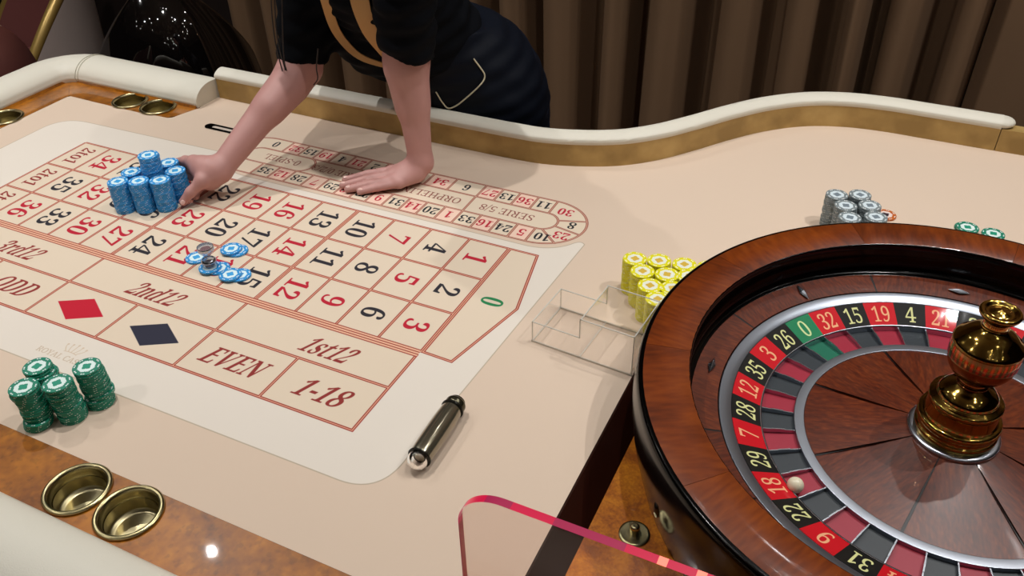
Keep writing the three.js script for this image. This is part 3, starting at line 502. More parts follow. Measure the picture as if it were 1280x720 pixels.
for (const [x, z, where, vis] of [[0.49, -0.305, 'far left grey stack', 16], [0.527, -0.321, 'far right grey stack', 5], [0.5105, -0.273, 'middle left grey stack', 9], [0.5475, -0.2905, 'middle right grey stack', 5], [0.521, -0.2365, 'near left grey stack', 4], [0.5605, -0.255, 'near right grey stack', 5]])
  stack('grey', x, z, 18, where, Sg, vis, 0.0007, 0, (t) => [0.001 * (1 - t), 0]);
for (const [color, list] of Object.entries(buried)) tag(mesh('chip_pile', mergeGeometries(list), CHIPS[color], scene), `lower ${color} chips hidden inside the ${color} stacks`, 'chips', null, 'stuff');
// loose chips
chip('orange', 0.576, 0, -0.374, 'orange chip with a white ring peeking out behind the grey stacks');
chip('green', 0.709, 0, -0.385, 'lower green chip of the left pair behind the wheel rim', 'green chips behind the wheel'); chip('green', 0.711, 0.0035, -0.381, 'left of two green chips in view behind the wheel rim', 'green chips behind the wheel');
chip('green', 0.753, 0, -0.383, 'right of two green chips in view behind the wheel rim', 'green chips behind the wheel');
const Lg = 'blue chips bet on the layout';
chip('blue', -0.482, 0, 0.246, 'single blue chip left of the glass marker', Lg);
chip('blue', -0.431, 0, 0.2, 'lower blue chip of the far pair, right of the marker', Lg); chip('blue', -0.4405, 0.00342, 0.2035, 'upper blue chip of the far pair, right of the marker', Lg);
chip('blue', -0.424, 0, 0.2555, 'lower blue chip under the glass marker', Lg); chip('blue', -0.436, 0.00342, 0.263, 'upper blue chip under the glass marker', Lg);
chip('blue', -0.378, 0, 0.2565, 'lower blue chip of the near pair, covering number 15\'s corner', Lg); chip('blue', -0.39, 0.00342, 0.2655, 'upper blue chip of the near pair, beside number 15', Lg);

// ───────────────────────── glass marker on the winning number ─────────────────────────
{
  const t = thing('win_marker', 'small clear spool-shaped win marker with a dark red core standing on blue chips', 'marker', [-0.4375, 0.00686, 0.2605]);
  const glass = std({ color: 0xe8ecf2, transmission: 0.85, thickness: 0, roughness: 0.03, ior: 1.6 });
  mesh('body', lathe(profile([[0, 0], [0.0105, 0], [0.0118, 0.003], [0.0118, 0.009], [0.0095, 0.012], [0.0062, 0.015], [0.006, 0.021], [0.0085, 0.025], [0.0128, 0.0305], [0.0135, 0.036], [0.0128, 0.0385], [0, 0.0385]], 70), 48), glass, t, 'clear spool');
  mesh('core', lathe([[0, 0.002], [0.0085, 0.002], [0.0085, 0.0075], [0, 0.0075]], 32), std({ color: 0x3c0a10, roughness: 0.3 }), t, 'dark red foot inside');
  mesh('badge', lathe([[0, 0.0335], [0.0085, 0.0335], [0.0085, 0.035], [0, 0.035]], 32), std({ color: 0x7c0e1c, roughness: 0.3 }), t, 'red disc under the top');
  mesh('metal_band', lathe([[0.0122, 0.0095], [0.0128, 0.0115], [0.0098, 0.0145]], 40), M.chrome, t); mesh('metal_band', lathe([[0.0136, 0.0335], [0.0141, 0.0365], [0.0134, 0.0392], [0.0126, 0.0388]], 40), M.chrome, t);
}

// ───────────────────────── clear marker lying by the layout ─────────────────────────
{
  const a = V(0.1125, 0.0165, 0.508), b = V(0.1075, 0.0165, 0.3835), len = a.distanceTo(b), r = 0.0143;
  const t = thing('cylinder_marker', 'smoky grey shiny cylinder marker with dark collars and clear domed end', 'marker', [a.x, a.y, a.z]);
  t.quaternion.setFromUnitVectors(V(0, 1, 0), b.clone().sub(a).normalize());
  const smoke = std({ color: 0x8c8470, metalness: 0.8, roughness: 0.17, clearcoat: 1, clearcoatRoughness: 0.02 });
  mesh('barrel', lathe(profile([[0, 0.014], [r - 0.001, 0.014], [r, 0.015], [r, len - 0.02], [r - 0.001, len - 0.019], [0, len - 0.019]], 60), 64), smoke, t, 'smoky tinted barrel');
    for (const [y0, w] of [[0.0125, 0.003], [len - 0.019, 0.0035]]) mesh('collar', lathe(profile([[r - 0.002, y0], [r + 0.0016, y0 + 0.0004], [r + 0.0018, y0 + w / 2], [r + 0.0016, y0 + w - 0.0004], [r - 0.002, y0 + w]], 20), 64), std({ color: 0x1b1913, roughness: 0.2, metalness: 0.5 }), t, 'dark collar');
  mesh('glass_dome', lathe(profile([[0.0131, 0.0128], [0.0135, 0.008], [0.011, 0.002], [0.006, -0.002], [0, -0.0033]], 30), 48), std({ color: 0xffffff, transmission: 1, thickness: 0.02, roughness: 0.08, ior: 1.55 }), t, 'clear faceted dome');
  mesh('end_cap', lathe(profile([[0.0132, len - 0.0155], [0.0142, len - 0.012], [0.0142, len - 0.006], [0.011, len - 0.002], [0.0105, len], [0, len]], 30), 48), std({ color: 0x4e4a3a, roughness: 0.2, metalness: 0.8 }), t, 'dark ridged end cap');
}

// ───────────────────────── clear stepped box ─────────────────────────
{
  const turn = -Math.atan2(0.0124, 0.164), t = thing('clear_box', 'clear acrylic stepped box with a low and a tall compartment beside the wheel', 'box', [0.1386, 0, 0.2111], turn);
  const Lx = 0.1625, Dz = 0.0945, low = 0.038, tall = 0.0715, mid = 0.0785, w = 0.0022;   // local: x along the front, z from 0 (front) back to −Dz
  const pane = (n, x0, x1, y0, y1, z0, z1) => mesh(n, box(x0, x1, y0, y1, z0, z1), M.acrylic, t);
  pane('base_panel', 0, Lx, 0.0002, w, -Dz, 0);
  pane('low_panel', 0, mid, w, low, -w, 0); pane('low_panel', 0, mid, w, low, -Dz, -Dz + w); pane('low_panel', 0, w, w, low, -Dz + w, -w);
  pane('tall_panel', mid, Lx, w, tall, -w, 0); pane('tall_panel', mid, Lx, w, tall, -Dz, -Dz + w); pane('tall_panel', Lx - w, Lx, w, tall, -Dz + w, -w); pane('divider', mid, mid + w, w, tall, -Dz + w, -w);
  const e = 0.0007, edge = (x0, x1, y0, y1, z0, z1) => mesh('polished_edge', box(Math.min(x0, x1) - e, Math.max(x0, x1) + e, y0 - e, y1 + e, Math.min(z0, z1) - e, Math.max(z0, z1) + e), M.acrylicEdge, t);
  const h = w / 2;
  edge(h, mid, low, low, -h, -h); edge(h, mid, low, low, -Dz + h, -Dz + h); edge(h, h, low, low, -Dz + h, -h);
  edge(mid, Lx - h, tall, tall, -h, -h); edge(mid, Lx - h, tall, tall, -Dz + h, -Dz + h); edge(mid + h, mid + h, tall, tall, -Dz + h, -h); edge(Lx - h, Lx - h, tall, tall, -Dz + h, -h);
  for (const [px, pz, top] of [[h, -h, low], [h, -Dz + h, low], [Lx - h, -h, tall], [Lx - h, -Dz + h, tall]]) edge(px, px, h, top, pz, pz);
  edge(mid, mid, low, tall, -h, -h); edge(mid, mid, low, tall, -Dz + h, -Dz + h);
  edge(0, Lx, e, w, -h, -h); edge(0, Lx, e, w, -Dz + h, -Dz + h); edge(h, h, e, w, -Dz, -h); edge(mid + h, mid + h, w, w, -Dz, -h);
}

// ───────────────────────── edge-lit clear shield in front of the wheel ─────────────────────────
{
  const t = thing('clear_shield', 'upright clear acrylic shield with a pink glowing edge at the front of the wheel', 'shield', [0, 0, 0]);
  const X0 = 0.281, X1 = 0.9, H = 0.2405, Z = 0.6745, th = 0.0085, R = 0.045;
  const shape = (o) => { const s = new THREE.Shape(); s.moveTo(X0 + o, 0.001); s.lineTo(X0 + o, H - R); s.absarc(X0 + R, H - R, R - o, Math.PI, Math.PI / 2, true); s.lineTo(X1 - R, H - o); s.absarc(X1 - R, H - R, R - o, Math.PI / 2, 0, true); s.lineTo(X1 - o, 0.001); s.closePath(); return s; };
  mesh('sheet', new THREE.ExtrudeGeometry(shape(0.0012), { depth: th, bevelEnabled: false, curveSegments: 24 }).translate(0, 0, Z), std({ color: 0xf9f3f1, transmission: 1, thickness: 0, roughness: 0, ior: 1.2 }), t);
  const path = shape(0).getPoints(24).slice(0, -1), dense = [];
  for (let i = 0; i + 1 < path.length; i++) { const n = Math.max(1, Math.ceil(path[i].distanceTo(path[i + 1]) / 0.004)); for (let k = 0; k < n; k++) dense.push(path[i].clone().lerp(path[i + 1], k / n)); } dense.push(path[path.length - 1]);
  const strip = (run) => { const P = [], I = []; for (let i = 0; i + 1 < run.length; i++) { const a = run[i], b = run[i + 1], o = P.length / 3; P.push(a.x, a.y, Z, b.x, b.y, Z, b.x, b.y, Z + th, a.x, a.y, Z + th); I.push(o, o + 1, o + 2, o, o + 2, o + 3); } const g = new THREE.BufferGeometry(); g.setAttribute('position', new THREE.Float32BufferAttribute(P, 3)); g.setIndex(I); g.computeVertexNormals(); return g; };
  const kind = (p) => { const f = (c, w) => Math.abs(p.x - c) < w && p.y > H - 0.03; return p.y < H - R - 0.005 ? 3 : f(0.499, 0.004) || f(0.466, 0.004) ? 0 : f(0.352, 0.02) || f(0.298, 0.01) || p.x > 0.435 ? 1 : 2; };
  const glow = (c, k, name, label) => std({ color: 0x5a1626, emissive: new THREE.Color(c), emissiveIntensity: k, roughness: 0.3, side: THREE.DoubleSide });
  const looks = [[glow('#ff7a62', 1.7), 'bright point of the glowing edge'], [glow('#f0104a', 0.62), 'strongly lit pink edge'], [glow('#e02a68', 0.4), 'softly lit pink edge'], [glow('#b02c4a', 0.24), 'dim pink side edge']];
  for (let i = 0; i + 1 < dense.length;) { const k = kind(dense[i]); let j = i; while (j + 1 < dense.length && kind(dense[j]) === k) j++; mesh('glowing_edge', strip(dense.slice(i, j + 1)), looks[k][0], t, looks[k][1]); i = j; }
  for (const fx of [0.36, 0.8]) mesh('foot_clip', box(fx - 0.02, fx + 0.02, 0.0006, 0.02, Z - 0.004, Z + th + 0.004, 0.002), M.chrome, t);
}

// ───────────────────────── curtains ─────────────────────────
function drape(name, label, x0, x1, z, pitch, amp, seed, slope = 0) {
  const R = rng(seed), knots = [x0]; while (knots[knots.length - 1] < x1) knots.push(knots[knots.length - 1] + pitch * (0.65 + 0.7 * R()));
  const nx = Math.round((x1 - x0) * 260), ny = 14, pos = [], idx = [], amps = knots.map(() => amp * (0.7 + 0.6 * R())), phase = knots.map(() => (R() - 0.5) * 0.02);
  const f = (x, v) => { let i = 0; while (i + 2 < knots.length && knots[i + 1] < x) i++; const t = clamp((x - knots[i]) / (knots[i + 1] - knots[i])); const s = t < 0.08 ? lerp(-0.9, 0.75, smooth(0, 0.08, t)) : t < 0.5 ? 0.75 + 0.25 * Math.sin(((t - 0.08) / 0.42) * Math.PI) : lerp(0.75, -1.1, smooth(0.5, 0.78, t)) + (t > 0.78 ? 0.2 * ((t - 0.78) / 0.22) : 0); return amps[i] * s * (1 + 0.15 * Math.sin(v * 3 + i)); };
  for (const side of [0, 1]) for (let j = 0; j <= ny; j++) for (let i = 0; i <= nx; i++) { const v = j / ny, xx = lerp(x0, x1, i / nx); pos.push(xx + slope * v + 0.012 * Math.sin(v * 4 + xx * 7), lerp(FLOOR + 0.01, CEILING - 0.02, v), z + f(xx, v) - side * 0.006); }
  const W = nx + 1, N = W * (ny + 1);
  for (let j = 0; j < ny; j++) for (let i = 0; i < nx; i++) { const q = j * W + i; idx.push(q, q + 1, q + W, q + 1, q + W + 1, q + W); const p = q + N; idx.push(p, p + W, p + 1, p + 1, p + W, p + W + 1); }
  const g = new THREE.BufferGeometry(); g.setAttribute('position', new THREE.Float32BufferAttribute(pos, 3)); g.setIndex(idx); g.computeVertexNormals();
  return tag(mesh(name, g, M.curtain, scene), label, 'curtain', 'brown curtains behind the table');
}
drape('curtain', 'long brown pleated curtain hanging behind the dealer', -1.75, 0.78, -1.3, 0.155, 0.085, 5);
drape('curtain', 'smooth brown curtain panel at the far right with a broad flat fold', 0.7, 2.4, -1.2, 0.42, 0.05, 19);

// ───────────────────────── chairs beyond the left end ─────────────────────────
const domed = (rad, flare, y, bottom) => (flare < 0 ? rad * Math.sqrt(Math.max(0.05, 1 + flare * ((y - bottom) / 0.5) ** 2)) : rad + flare * (y - bottom));   // a negative flare rounds the shell like a dome
function tubShell(rad, th, a0, a1, topAt, bottom, side, flare) {   // side +1 outer skin, −1 inner skin
  const n = 40, ny = 24, pos = [], idx = [];
  for (let j = 0; j <= ny; j++) for (let i = 0; i <= n; i++) { const a = lerp(a0, a1, i / n), y = lerp(bottom, topAt(i / n), j / ny), r = domed(rad, flare, y, bottom) + side * th / 2; pos.push(r * Math.cos(a), y, r * Math.sin(a)); }
  for (let j = 0; j < ny; j++) for (let i = 0; i < n; i++) { const q = j * (n + 1) + i, p = q + n + 1; side > 0 ? idx.push(q, p, q + 1, q + 1, p, p + 1) : idx.push(q, q + 1, p, q + 1, p + 1, p); }
  const g = new THREE.BufferGeometry(); g.setAttribute('position', new THREE.Float32BufferAttribute(pos, 3)); g.setIndex(idx); g.computeVertexNormals(); return g;
}
function shellEdge(rad, th, a0, a1, topAt, bottom, r, flare) { const pts = []; for (let i = 0; i <= 40; i++) { const a = lerp(a0, a1, i / 40), y = topAt(i / 40), q = domed(rad, flare, y, bottom); pts.push([q * Math.cos(a), y, q * Math.sin(a)]); } return tube(pts, r, 80, 8); }
function tubChair(name, label, pos, turn, o) {
  const t = thing(name, label, 'chair', pos, turn, o.group), a0 = -o.half, a1 = o.half, top = (u) => o.high - o.drop * Math.abs(2 * u - 1) ** o.pow;
  mesh('back_outside', tubShell(o.rad, 0.05, a0, a1, top, o.low, 1, o.flare ?? 0.05), o.outer, t); mesh('back_inside', tubShell(o.rad, 0.05, a0, a1, top, o.low, -1, o.flare ?? 0.05), o.inner, t);
  mesh('edge_trim', shellEdge(o.rad, 0.05, a0, a1, top, o.low, o.r, o.flare ?? 0.05), o.trim, t);
  mesh('seat', new RoundedBoxGeometry(o.rad * 1.55, 0.12, o.rad * 1.55, 3, 0.04).translate(-0.02, 0.42, 0), o.inner, t);
  for (const [lx, lz] of [[0.18, 0.18], [0.18, -0.18], [-0.2, 0.18], [-0.2, -0.18]]) mesh('leg', new THREE.CylinderGeometry(0.018, 0.012, 0.37, 12).translate(lx, 0.185, lz), o.legs, t);
  return t;
}
{
  const taupe = std({ color: 0xd8c6be, roughness: 0.6 }), plum = std({ color: 0x7a4642, roughness: 0.6 }), goldTrim = std({ color: 0xa88a4a, roughness: 0.35, metalness: 0.4 }), cream = std({ color: 0xb5a284, roughness: 0.5 });
  const gloss = std({ color: 0x0b0808, roughness: 0.05, clearcoat: 1, clearcoatRoughness: 0.02 });
  tubChair('tub_chair', 'taupe tub chair with gold edge trim and plum inside, left of the table', [-2.333, FLOOR, -0.671], 1.0, { rad: 0.35, half: 1.5, high: 0.85, drop: 0.4, pow: 2.5, low: 0.3, outer: taupe, inner: plum, trim: goldTrim, legs: M.darkWood, r: 0.018 });
  tubChair('tub_chair', 'dark maroon round-backed chair with cream piping at the left picture edge', [-1.79, FLOOR, -0.12], -0.7, { rad: 0.26, half: 1.5, high: 1.0, drop: 0.25, pow: 3, low: 0.3, outer: plum, inner: plum, trim: cream, legs: M.darkWood, r: 0.012 });
  tubChair('tub_chair', 'glossy black round-backed chair behind the padded armrest, catching light points', [-1.77, FLOOR, -0.98], -0.75, { rad: 0.275, flare: -0.85, half: 1.25, high: 0.8, drop: 0.26, pow: 2.2, low: 0.3, outer: gloss, inner: gloss, trim: gloss, legs: M.darkWood, r: 0.022 });
  const post = thing('barrier_post', 'slim brown post standing between the taupe and the black chair', 'post', [-2.47, FLOOR, -1.25]);
  mesh('pole', new THREE.CylinderGeometry(0.022, 0.022, 0.95, 20).translate(0, 0.49, 0), std({ color: 0x6a4a30, roughness: 0.35, metalness: 0.3 }), post); mesh('foot_disc', lathe([[0, 0.02], [0.05, 0.02], [0.12, 0.008], [0.13, 0]].reverse(), 32), M.darkWood, post); mesh('ball_top', new THREE.SphereGeometry(0.03, 20, 14).translate(0, 0.98, 0), M.brass, post);
}

// ───────────────────────── dealer leaning over the rail ─────────────────────────
{
  const person = thing('person', 'dealer in a dark short-sleeved shirt and navy apron leaning over the rail, pushing blue chips', 'person');
  const ShL = [-0.25, 0.5, -0.14], ShR = [-0.54, 0.43, -0.27], ElL = [-0.283, 0.25, -0.168], ElR = [-0.53, 0.187, -0.165], WrL = [-0.262, 0.04, -0.15], WrR = [-0.586, 0.052, 0.052];
  const chest = [-0.386, 0.368, -0.25], belly = [-0.385, 0.224, -0.37], hip = [-0.317, 0.081, -0.48], neck = [-0.42, 0.53, -0.17], head = [-0.45, 0.64, -0.09];
  const HipL = [-0.25, 0.02, -0.49], HipR = [-0.4, 0.03, -0.52], KnL = [-0.24, -0.36, -0.5], KnR = [-0.41, -0.36, -0.52], AnL = [-0.24, -0.73, -0.54], AnR = [-0.42, -0.73, -0.56];
  const add = (a, b, k = 1) => [a[0] + b[0] * k, a[1] + b[1] * k, a[2] + b[2] * k];
  // right arm (viewer's left): forearm, hand gripping the pile
  const armR = bones([
    [ElR, WrR, 0.036, 0.0225, 0.02], [add(ElR, [0.0, 0.05, -0.022]), ElR, 0.036, 0.036, 0.03], [add(ElR, [0.0, -0.03, 0.04]), add(ElR, [-0.01, -0.05, 0.09]), 0.026, 0.022, 0.03],
    [WrR, [-0.612, 0.056, 0.064], 0.0215, 0.022, 0.014], [[-0.598, 0.062, 0.062], [-0.638, 0.0635, 0.06], 0.0175, 0.013, 0.016], [[-0.6, 0.046, 0.064], [-0.632, 0.045, 0.058], 0.0175, 0.0135, 0.016], [[-0.6, 0.032, 0.068], [-0.625, 0.027, 0.064], 0.016, 0.0125, 0.014],
    [[-0.638, 0.0635, 0.06], [-0.668, 0.056, 0.052], 0.0112, 0.0095, 0.008], [[-0.668, 0.056, 0.052], [-0.697, 0.045, 0.0485], 0.0095, 0.0078, 0.005],
    [[-0.632, 0.045, 0.056], [-0.668, 0.037, 0.0465], 0.0108, 0.0094, 0.008], [[-0.668, 0.037, 0.0465], [-0.7, 0.028, 0.048], 0.0094, 0.0078, 0.005],
    [[-0.628, 0.029, 0.06], [-0.66, 0.02, 0.0465], 0.0102, 0.009, 0.007], [[-0.66, 0.02, 0.0465], [-0.687, 0.013, 0.047], 0.009, 0.0075, 0.005],
    [[-0.618, 0.021, 0.066], [-0.626, 0.0145, 0.0855], 0.009, 0.008, 0.006], [[-0.626, 0.0145, 0.0855], [-0.618, 0.0105, 0.0945], 0.008, 0.0072, 0.005],
    [[-0.594, 0.05, 0.07], [-0.595, 0.048, 0.09], 0.017, 0.012, 0.016], [[-0.595, 0.048, 0.09], [-0.611, 0.03, 0.109], 0.0118, 0.0096, 0.008], [[-0.611, 0.03, 0.109], [-0.6235, 0.0125, 0.1215], 0.0098, 0.0082, 0.005],
  ], 0.012);
  // left arm (viewer's right): forearm upright, palm flat on the cloth
  const armL = bones([
    [ElL, WrL, 0.036, 0.0225, 0.02], [add(ElL, [0.01, 0.08, 0.01]), ElL, 0.04, 0.036, 0.03], [add(ElL, [0, -0.03, 0.012]), add(ElL, [0.006, -0.09, 0.01]), 0.03, 0.024, 0.03],
    [WrL, [-0.285, 0.027, -0.132], 0.021, 0.017, 0.016], [[-0.275, 0.028, -0.142], [-0.315, 0.021, -0.128], 0.0155, 0.0115, 0.013], [[-0.272, 0.028, -0.137], [-0.305, 0.0215, -0.113], 0.0155, 0.0115, 0.013], [[-0.268, 0.025, -0.134], [-0.292, 0.02, -0.101], 0.0155, 0.011, 0.013], [[-0.262, 0.022, -0.132], [-0.281, 0.016, -0.098], 0.0142, 0.0098, 0.012],
    [[-0.315, 0.021, -0.128], [-0.357, 0.0158, -0.104], 0.0102, 0.0088, 0.005], [[-0.357, 0.0158, -0.104], [-0.394, 0.0085, -0.078], 0.0088, 0.0072, 0.003],
    [[-0.305, 0.0215, -0.113], [-0.348, 0.0163, -0.084], 0.0102, 0.0088, 0.005], [[-0.348, 0.0163, -0.084], [-0.386, 0.0085, -0.057], 0.0088, 0.0072, 0.003],
    [[-0.292, 0.02, -0.101], [-0.333, 0.0148, -0.074], 0.0096, 0.0083, 0.005], [[-0.333, 0.0148, -0.074], [-0.369, 0.008, -0.049], 0.0083, 0.0069, 0.003],
    [[-0.281, 0.016, -0.098], [-0.314, 0.0128, -0.0735], 0.0088, 0.0077, 0.005], [[-0.314, 0.0128, -0.0735], [-0.343, 0.0072, -0.052], 0.0077, 0.0064, 0.003],
    [[-0.272, 0.026, -0.155], [-0.302, 0.016, -0.158], 0.015, 0.011, 0.012], [[-0.302, 0.016, -0.158], [-0.332, 0.0095, -0.15], 0.011, 0.0088, 0.006],
  ], 0.012);
  const torsoBones = [[ShL, ShR, 0.062, 0.062], [[-0.47, 0.32, -0.255], [-0.47, 0.225, -0.29], 0.05, 0.05], [[-0.47, 0.225, -0.29], [-0.45, 0.182, -0.32], 0.05, 0.048], [[-0.45, 0.182, -0.32], [-0.405, 0.17, -0.36], 0.048, 0.05], [chest, belly, 0.105, 0.098], [belly, hip, 0.098, 0.115], [[(ShL[0] + ShR[0]) / 2, 0.45, -0.21], chest, 0.085, 0.1]];
  const legBones = [[HipL, KnL, 0.085, 0.055], [HipR, KnR, 0.085, 0.055], [KnL, AnL, 0.052, 0.036], [KnR, AnR, 0.052, 0.036], [AnL, add(AnL, [0, -0.035, 0.13]), 0.036, 0.026], [AnR, add(AnR, [-0.02, -0.035, 0.13]), 0.036, 0.026]];
  const headAxis = [head[0] - neck[0], head[1] - neck[1], head[2] - neck[2]], faceDir = (() => { const d = V(-0.25, -0.62, 0.6).normalize(); return [d.x, d.y, d.z]; })();
  const fwd = V(...faceDir), upV = V(0, 1, 0).addScaledVector(fwd, -fwd.y).normalize(), rt = V().crossVectors(upV, fwd);
  const F = (r, u, f) => { const q = V(...head).addScaledVector(rt, r).addScaledVector(upV, u).addScaledVector(fwd, f); return [q.x, q.y, q.z]; };
  const headBones = bones([[F(0, 0.035, -0.015), F(0, 0.03, -0.035), 0.078, 0.082, 0.05], [F(0, 0.01, 0.03), F(0, -0.05, 0.035), 0.06, 0.043, 0.05], [F(-0.03, -0.03, 0.03), F(0, -0.082, 0.05), 0.03, 0.02, 0.03], [F(0.03, -0.03, 0.03), F(0, -0.082, 0.05), 0.03, 0.02, 0.03], [neck, F(0, -0.06, -0.03), 0.054, 0.052, 0.04],
    [F(0, 0.012, 0.086), F(0, -0.022, 0.103), 0.007, 0.0105, 0.016], [F(-0.008, -0.026, 0.094), F(0.008, -0.026, 0.094), 0.008, 0.008, 0.008], [F(-0.017, -0.05, 0.082), F(0.017, -0.05, 0.082), 0.0075, 0.0075, 0.012], [F(-0.028, 0.031, 0.078), F(0.028, 0.031, 0.078), 0.012, 0.012, 0.02], [F(0.078, 0.005, -0.015), F(0.082, -0.022, -0.01), 0.012, 0.008, 0.008], [F(-0.078, 0.005, -0.015), F(-0.082, -0.022, -0.01), 0.012, 0.008, 0.008]], 0.03);
  const headSdf = (p) => { let d = headBones(p); for (const s of [-1, 1]) { const e = F(s * 0.031, 0.012, 0.092); d = -smin(-d, Math.hypot(p[0] - e[0], p[1] - e[1], p[2] - e[2]) - 0.014, 0.012); } return d; };
  const coarse = bones([...torsoBones.map(([a, b, r, s]) => [a, b, r - 0.012, s - 0.012]), ...legBones.map(([a, b, r, s]) => [a, b, r - 0.01, s - 0.008]), [neck, [-0.4, 0.45, -0.21], 0.05, 0.06], [ShL, add(ElL, [0.008, 0.06, 0.008]), 0.044, 0.037, 0.03], [ShR, add(ElR, [0.002, 0.02, -0.04]), 0.044, 0.037, 0.03]], 0.05);
  const body = mergeGeometries([nets(coarse, [-0.66, -0.81, -0.68], [-0.12, 0.62, -0.02], 0.012), nets(headSdf, [-0.62, 0.44, -0.27], [-0.28, 0.8, 0.08], 0.0045), nets(armR, [-0.72, 0.002, -0.26], [-0.475, 0.27, 0.15], 0.003), nets(armL, [-0.42, 0.0005, -0.23], [-0.21, 0.38, -0.03], 0.003)]);
  const skin = mesh('body', body, M.skin, person, 'bare forearms and hands, right hand gripping chips, left palm flat');
  // nails
  const nail = new THREE.SphereGeometry(1, 12, 8); nail.scale(0.0046, 0.0015, 0.0056);
  const nailAt = (p, n, dir) => { const m = mesh('fingernail', nail, M.nail, skin); const z = V(...dir).normalize(), y = V(...n).normalize(), x = V().crossVectors(y, z).normalize(); z.crossVectors(x, y); m.matrixAutoUpdate = true; m.quaternion.setFromRotationMatrix(new THREE.Matrix4().makeBasis(x, y, z)); m.position.set(...p); };
  nailAt([-0.6185, 0.0155, 0.1275], [0.5, 0.35, 0.8], [-0.5, -0.75, 0.5]);
  nailAt([-0.3925, 0.0152, -0.079], [0, 1, 0], [-0.75, -0.2, 0.65]); nailAt([-0.3842, 0.0152, -0.0583], [0, 1, 0], [-0.75, -0.2, 0.62]); nailAt([-0.3673, 0.0143, -0.0502], [0, 1, 0], [-0.8, -0.2, 0.58]); nailAt([-0.3412, 0.0131, -0.0533], [0, 1, 0], [-0.8, -0.2, 0.5]);
  // shirt: torso and loose sleeves that end flat above the elbows
  const hemL = add(ElL, [0.002, 0.006, 0.002]), hemR = add(ElR, [0.0, 0.006, -0.012]);
  const cut = (p, at, n, d) => Math.max(d, (p[0] - at[0]) * n[0] + (p[1] - at[1]) * n[1] + (p[2] - at[2]) * n[2]);
  const norm = (a) => { const l = Math.hypot(...a); return a.map((q) => q / l); };
  const sleeveL = (p) => cut(p, hemL, norm([-0.3, -1, 0.1]), capsule(p, ShL, add(hemL, [-0.003, -0.05, 0]), 0.06, 0.05));
  const sleeveR = (p) => cut(p, hemR, norm([0.05, -1, 0.3]), capsule(p, ShR, add(hemR, [0, -0.05, 0.02]), 0.06, 0.048));
  const torso = bones(torsoBones, 0.05), wob = (p) => 0.0025 * Math.sin(p[1] * 90 + p[0] * 40) * Math.sin(p[2] * 60 + p[0] * 30) + 0.002 * Math.sin(p[1] * 170 + p[2] * 50);
  mesh('shirt', nets((p) => smin(smin(torso(p), sleeveL(p), 0.03), sleeveR(p), 0.03) + wob(p), [-0.66, 0.0, -0.64], [-0.14, 0.6, -0.04], 0.0045), M.shirt, skin, 'dark shirt with short sleeves');
  const apron = bones([[belly, hip, 0.1, 0.128], [hip, [-0.32, -0.06, -0.495], 0.128, 0.135], [HipL, KnL, 0.1, 0.085], [HipR, KnR, 0.1, 0.085]], 0.06);
  const apronMesh = mesh('apron', nets((p) => Math.max(apron(p) + 0.6 * wob(p), -(p[1] + 0.32), p[1] - (0.26 - 0.35 * (p[0] + 0.385))), [-0.56, -0.34, -0.7], [-0.11, 0.32, -0.2], 0.007), M.apron, skin, 'navy apron over the hips');
  mesh('trousers', nets(bones(legBones.slice(0, 4).map(([a, b, r, s]) => [a, b, r + 0.006, s + 0.014]), 0.03), [-0.54, -0.79, -0.68], [-0.12, 0.15, -0.36], 0.012), M.shirt, skin, 'dark trousers');
  for (const a of [AnL, AnR]) mesh('shoe', nets(bones([[a, add(a, [0, -0.03, 0.02]), 0.04, 0.038], [add(a, [0, -0.03, -0.02]), add(a, [-0.005, -0.036, 0.14]), 0.04, 0.032]], 0.03), add(a, [-0.06, -0.069, -0.09]), add(a, [0.06, 0.05, 0.2]), 0.008), M.blackLine, skin, 'black shoe');
  // tan trims hanging down the front, cream piping of the apron pocket
  const ribbon = (pts, ws, across) => { const c = new THREE.CatmullRomCurve3(pts.map((q) => V(...q))), n = 30, P = [], I = [], U = V(...across).normalize(); for (let i = 0; i <= n; i++) { const q = c.getPoint(i / n), tn = c.getTangent(i / n), s = U.clone().addScaledVector(tn, -U.dot(tn)).normalize(), f = V().crossVectors(tn, s).normalize().multiplyScalar(0.0015), k = i / n * (ws.length - 1), w = lerp(ws[Math.floor(k)], ws[Math.min(ws.length - 1, Math.floor(k) + 1)], k - Math.floor(k)) / 2; for (const [a, b] of [[-w, 1], [w, 1], [w, -1], [-w, -1]]) P.push(q.x + s.x * a + f.x * b, q.y + s.y * a + f.y * b, q.z + s.z * a + f.z * b); } for (let i = 0; i < n; i++) for (let j = 0; j < 4; j++) { const a = i * 4 + j, b = i * 4 + (j + 1) % 4; I.push(a, b, a + 4, b, b + 4, a + 4); } const g = new THREE.BufferGeometry(); g.setAttribute('position', new THREE.Float32BufferAttribute(P, 3)); g.setIndex(I); return toCreasedNormals(g, 0.6); };
  mesh('tan_trim', ribbon([[-0.4228, 0.3832, -0.13], [-0.429, 0.3356, -0.144], [-0.4622, 0.242, -0.212], [-0.4334, 0.2002, -0.228], [-0.3718, 0.1724, -0.2578], [-0.343, 0.1466, -0.2856]], [0.02, 0.019, 0.017, 0.013, 0.008, 0.004], [0.85, 0.1, -0.35]), M.trim, skin, 'narrow tan trim');
  mesh('tan_trim', ribbon([[-0.3422, 0.3924, -0.1266], [-0.3472, 0.3446, -0.1338], [-0.3624, 0.276, -0.1748], [-0.3776, 0.2012, -0.2408]], [0.034, 0.033, 0.028, 0.014], [0.85, 0.1, -0.35]), M.trim, skin, 'broad tan strap');
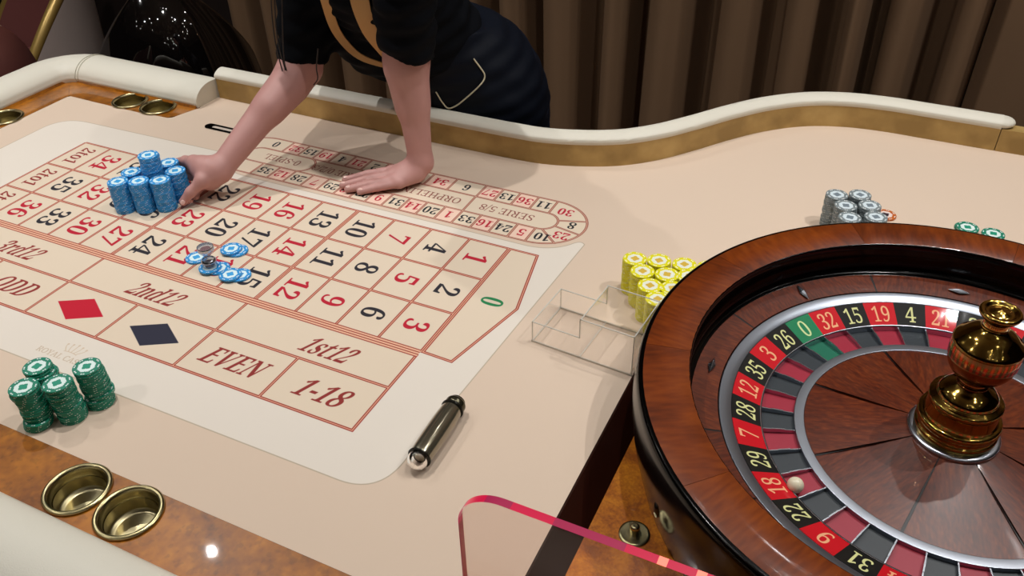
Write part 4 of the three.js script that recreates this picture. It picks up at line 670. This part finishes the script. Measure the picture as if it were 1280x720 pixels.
  mesh('pocket_piping', tube([[-0.2507, 0.1741, -0.3625], [-0.2397, 0.1561, -0.3675], [-0.2317, 0.1421, -0.3705], [-0.2307, 0.1342, -0.3696], [-0.2337, 0.1252, -0.3636], [-0.2657, 0.0912, -0.3396], [-0.2856, 0.0752, -0.3336], [-0.3006, 0.0702, -0.3316], [-0.3096, 0.0832, -0.3267], [-0.3186, 0.1082, -0.3186]], 0.0016, 80, 6), M.piping, apronMesh, 'cream piping of the pocket');
  // hair: a cap and loose strands in front of the right sleeve
  const hairBones = bones([[F(0, 0.04, -0.02), F(0, 0.02, -0.05), 0.089, 0.09], [F(-0.07, 0.0, -0.03), F(-0.075, -0.12, -0.04), 0.035, 0.022], [F(0.07, 0.0, -0.03), F(0.075, -0.12, -0.04), 0.035, 0.022], [F(0, -0.03, -0.08), F(0, -0.16, -0.07), 0.055, 0.035]], 0.04);
  const hairCap = (p) => { const q = V(...p).sub(V(...head)), f = q.dot(fwd), u = q.dot(upV); return Math.max(hairBones(p) + 0.0015 * Math.sin(q.dot(rt) * 400), f - 0.03 - Math.max(0, u - 0.04) * 0.9); };
  const hair = mesh('hair', nets(hairCap, [-0.64, 0.4, -0.3], [-0.26, 0.82, 0.06], 0.006), M.hair, skin, 'long dark hair');
  const dot = (name, r, u, f, sx, sy, sz, mat, label) => { const m = mesh(name, new THREE.SphereGeometry(1, 16, 12), mat, skin, label); m.scale.set(sx, sy, sz); m.quaternion.setFromRotationMatrix(new THREE.Matrix4().makeBasis(rt, upV, fwd)); m.position.set(...F(r, u, f)); return m; };
  for (const q of [-1, 1]) { dot('eye', q * 0.031, 0.012, 0.074, 0.0125, 0.0095, 0.0105, std({ color: 0xe8e2da, roughness: 0.2 })); dot('iris', q * 0.031, 0.01, 0.0815, 0.0052, 0.0052, 0.0036, std({ color: 0x2a1a10, roughness: 0.15 })); dot('eyebrow', q * 0.032, 0.034, 0.087, 0.016, 0.0028, 0.004, M.hair); }
  dot('lips', 0, -0.0505, 0.0875, 0.019, 0.0055, 0.0045, std({ color: 0xa05850, roughness: 0.4 }), 'rose lips');
  for (const p of [[[-0.47, 0.56, -0.13], [-0.503, 0.419, -0.115], [-0.522, 0.333, -0.115], [-0.532, 0.257, -0.115], [-0.527, 0.203, -0.115], [-0.524, 0.163, -0.115]], [[-0.47, 0.55, -0.13], [-0.49, 0.42, -0.115], [-0.505, 0.335, -0.115], [-0.522, 0.243, -0.115], [-0.525, 0.203, -0.115], [-0.509, 0.162, -0.115]], [[-0.47, 0.55, -0.13], [-0.507, 0.41, -0.112], [-0.528, 0.33, -0.112], [-0.536, 0.25, -0.112], [-0.531, 0.19, -0.112]], [[-0.451, 0.248, -0.128], [-0.462, 0.207, -0.128], [-0.463, 0.187, -0.128], [-0.475, 0.172, -0.128]]]) mesh('hair_strand', tube(p, 0.0013, 40, 5), M.hair, hair);
}

scene.traverse((o) => { if (o.isMesh) o.castShadow = o.receiveShadow = true; });
renderer.render(scene, camera);
